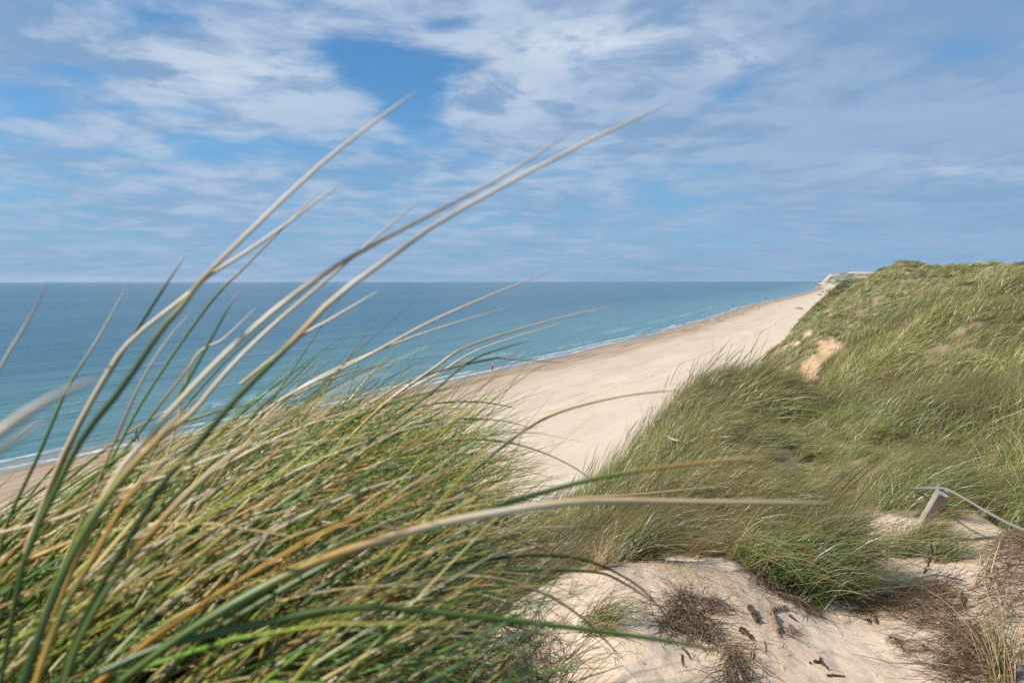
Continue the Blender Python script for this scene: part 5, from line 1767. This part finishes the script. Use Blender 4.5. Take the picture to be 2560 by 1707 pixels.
def build_lighthouse():
    D = 6000.0
    x = (2071 - 1280) / FPX * D
    hl = bpy.data.objects['headland'].data
    n = len(hl.vertices)
    co = np.empty(n * 3, np.float32)
    hl.vertices.foreach_get('co', co)
    co = co.reshape(-1, 3)
    z = co[((co[:, 0] - x) ** 2 + (co[:, 1] - D) ** 2).argmin(), 2]
    o = link('lighthouse', None, loc=(x, D, z - 3), label='tiny white lighthouse on the sandy top of the far headland', cat='lighthouse')
    V, F = lathe([(5.5, 0), (4.6, 10), (4.0, 22), (4.6, 22.3), (4.6, 23.2)], 14)
    link('tower', new_mesh('tower', V, F, [flat((.80, .80, .78))]), o)
    V, F = lathe([(2.6, 23.2), (2.6, 26.5)], 12)
    lan = link('lantern', new_mesh('lantern', V, F, [flat((.55, .6, .62), .3)]), o)
    V, F = lathe([(3.0, 26.5), (1.6, 28), (.2, 29.5)], 12)
    link('dome', new_mesh('dome', V, F, [flat((.5, .5, .5))]), lan)


build_bag()
build_dog()
build_boat()
build_tent()
build_ruins()
build_lighthouse()


# ------------------------------------------------------------------ litter of wrack on the beach and crumbs on the sand
def crumbs(name, pts, size, m, label):
    k = len(pts)
    V, F = [], []
    tmpl = np.array([(1, 0, 0), (.3, .5, .1), (-.9, .3, 0), (-.6, -.5, .05), (.2, -.6, 0), (0, 0, .35)])
    fac = np.array([(0, 1, 5), (1, 2, 5), (2, 3, 5), (3, 4, 5), (4, 0, 5)])
    a = rng.uniform(0, 2 * math.pi, k)
    el = rng.uniform(1, 3.2, k)
    T = np.repeat(tmpl[None], k, 0) * rng.uniform(.6, 1.3, (k, 6, 1))
    T[:, :, 0] *= el[:, None]
    x = T[..., 0] * np.cos(a)[:, None] - T[..., 1] * np.sin(a)[:, None]
    y = T[..., 0] * np.sin(a)[:, None] + T[..., 1] * np.cos(a)[:, None]
    W = np.stack([x, y, T[..., 2]], -1) * size[:, None, None] + pts[:, None, :]
    Fc = (fac[None] + (np.arange(k) * 6)[:, None, None]).reshape(-1, 3)
    link(name, new_mesh(name, W.reshape(-1, 3), Fc, [m], False), kind='stuff', label=label, cat='debris')


M_WRACK = simple_mat('wrack', (0.10, 0.075, 0.05), .9, .5, 4.0)
n = 2600
yy = rng.uniform(40, 190, n)
xx = np.interp(yy, SHORE_D, SHORE_X) + rng.uniform(4, 62, n) / .88
cl = sstep(fbm(xx * .12, yy * .12, 3, 141), 0.15, 0.6)
kp = (rng.random(n) < cl * 0.8 + .03) & (foot_t(xx, yy) < -1)
xx, yy = xx[kp], yy[kp]
crumbs('wrack_litter', np.stack([xx, yy, ground(xx, yy) + .003], -1), rng.uniform(.02, .085, len(xx)) * rng.uniform(.5, 1.3, len(xx)), M_WRACK, 'scattered dark seaweed scraps on the beach sand')
q = sample_poly([(-0.15, 2.6), (0.1, 4.3), (1.8, 4.6), (2.6, 5.2), (3.4, 6.4), (5.2, 6.6), (4.2, 4), (2.9, 2.6)], 900)
kp = rng.random(len(q)) < 0.15 + 0.8 * sstep(fbm(q[:, 0] * 2.2, q[:, 1] * 2.2, 3, 151), 0, .5)
q = q[kp]
crumbs('sand_litter', np.stack([q[:, 0], q[:, 1], ground(q[:, 0], q[:, 1]) + .001], -1), rng.uniform(.0015, .007, len(q)), M_BARK, 'dark crumbs of bark and roots on the sand hump')
n = 420
q = sample_poly([(-0.15, 2.6), (0.1, 4.3), (1.8, 4.6), (2.6, 5.2), (3.4, 6.4), (5.2, 6.6), (4.2, 4), (2.9, 2.6)], n)
P0 = np.stack([q[:, 0], q[:, 1], ground(q[:, 0], q[:, 1]) + .002], -1)
pts = np.zeros((n, 6, 3))
an = rng.uniform(0, 6.28, n)
Ls = rng.uniform(.02, .11, n)
pos = q.copy()
for jx in range(6):
    pts[:, jx, :2] = pos
    pts[:, jx, 2] = ground(pos[:, 0], pos[:, 1]) + .0025
    an = an + rng.normal(0, .3, n)
    pos = pos + np.stack([np.cos(an), np.sin(an)], -1) * (Ls / 5)[:, None]
V, F, _ = strands(pts, np.full((n, 6), .0011) * rng.uniform(.5, 1.3, (n, 1)), np.zeros((n, 6, 3)), 3)
link('straw_litter', new_mesh('straw_litter', V, F, [M_ROOTPALE]), kind='stuff', label='loose straws and rootlets strewn over the sand hump', cat='debris')


# ------------------------------------------------------------------ sea air
def build_haze():
    V = [(x, y, z) for x in (-23000, 23000) for y in (-23000, 23000) for z in (-40, 140)]
    F = [(0, 1, 3, 2), (4, 6, 7, 5), (0, 4, 5, 1), (2, 3, 7, 6), (1, 5, 7, 3), (0, 2, 6, 4)]
    m, N = mat('sea_air')
    pv = N.n('ShaderNodeVolumePrincipled')
    N.set(pv, 'Color', (0.74, 0.88, 1.0, 1))
    N.set(pv, 'Density', 0.000018)
    N.set(pv, 'Anisotropy', 0.3)
    o = N.n('ShaderNodeOutputMaterial')
    N.t.links.new(pv.outputs[0], o.inputs['Volume'])
    m.cycles.homogeneous_volume = True
    link('haze', new_mesh('haze', V, F, [m], False), kind='stuff')


build_haze()
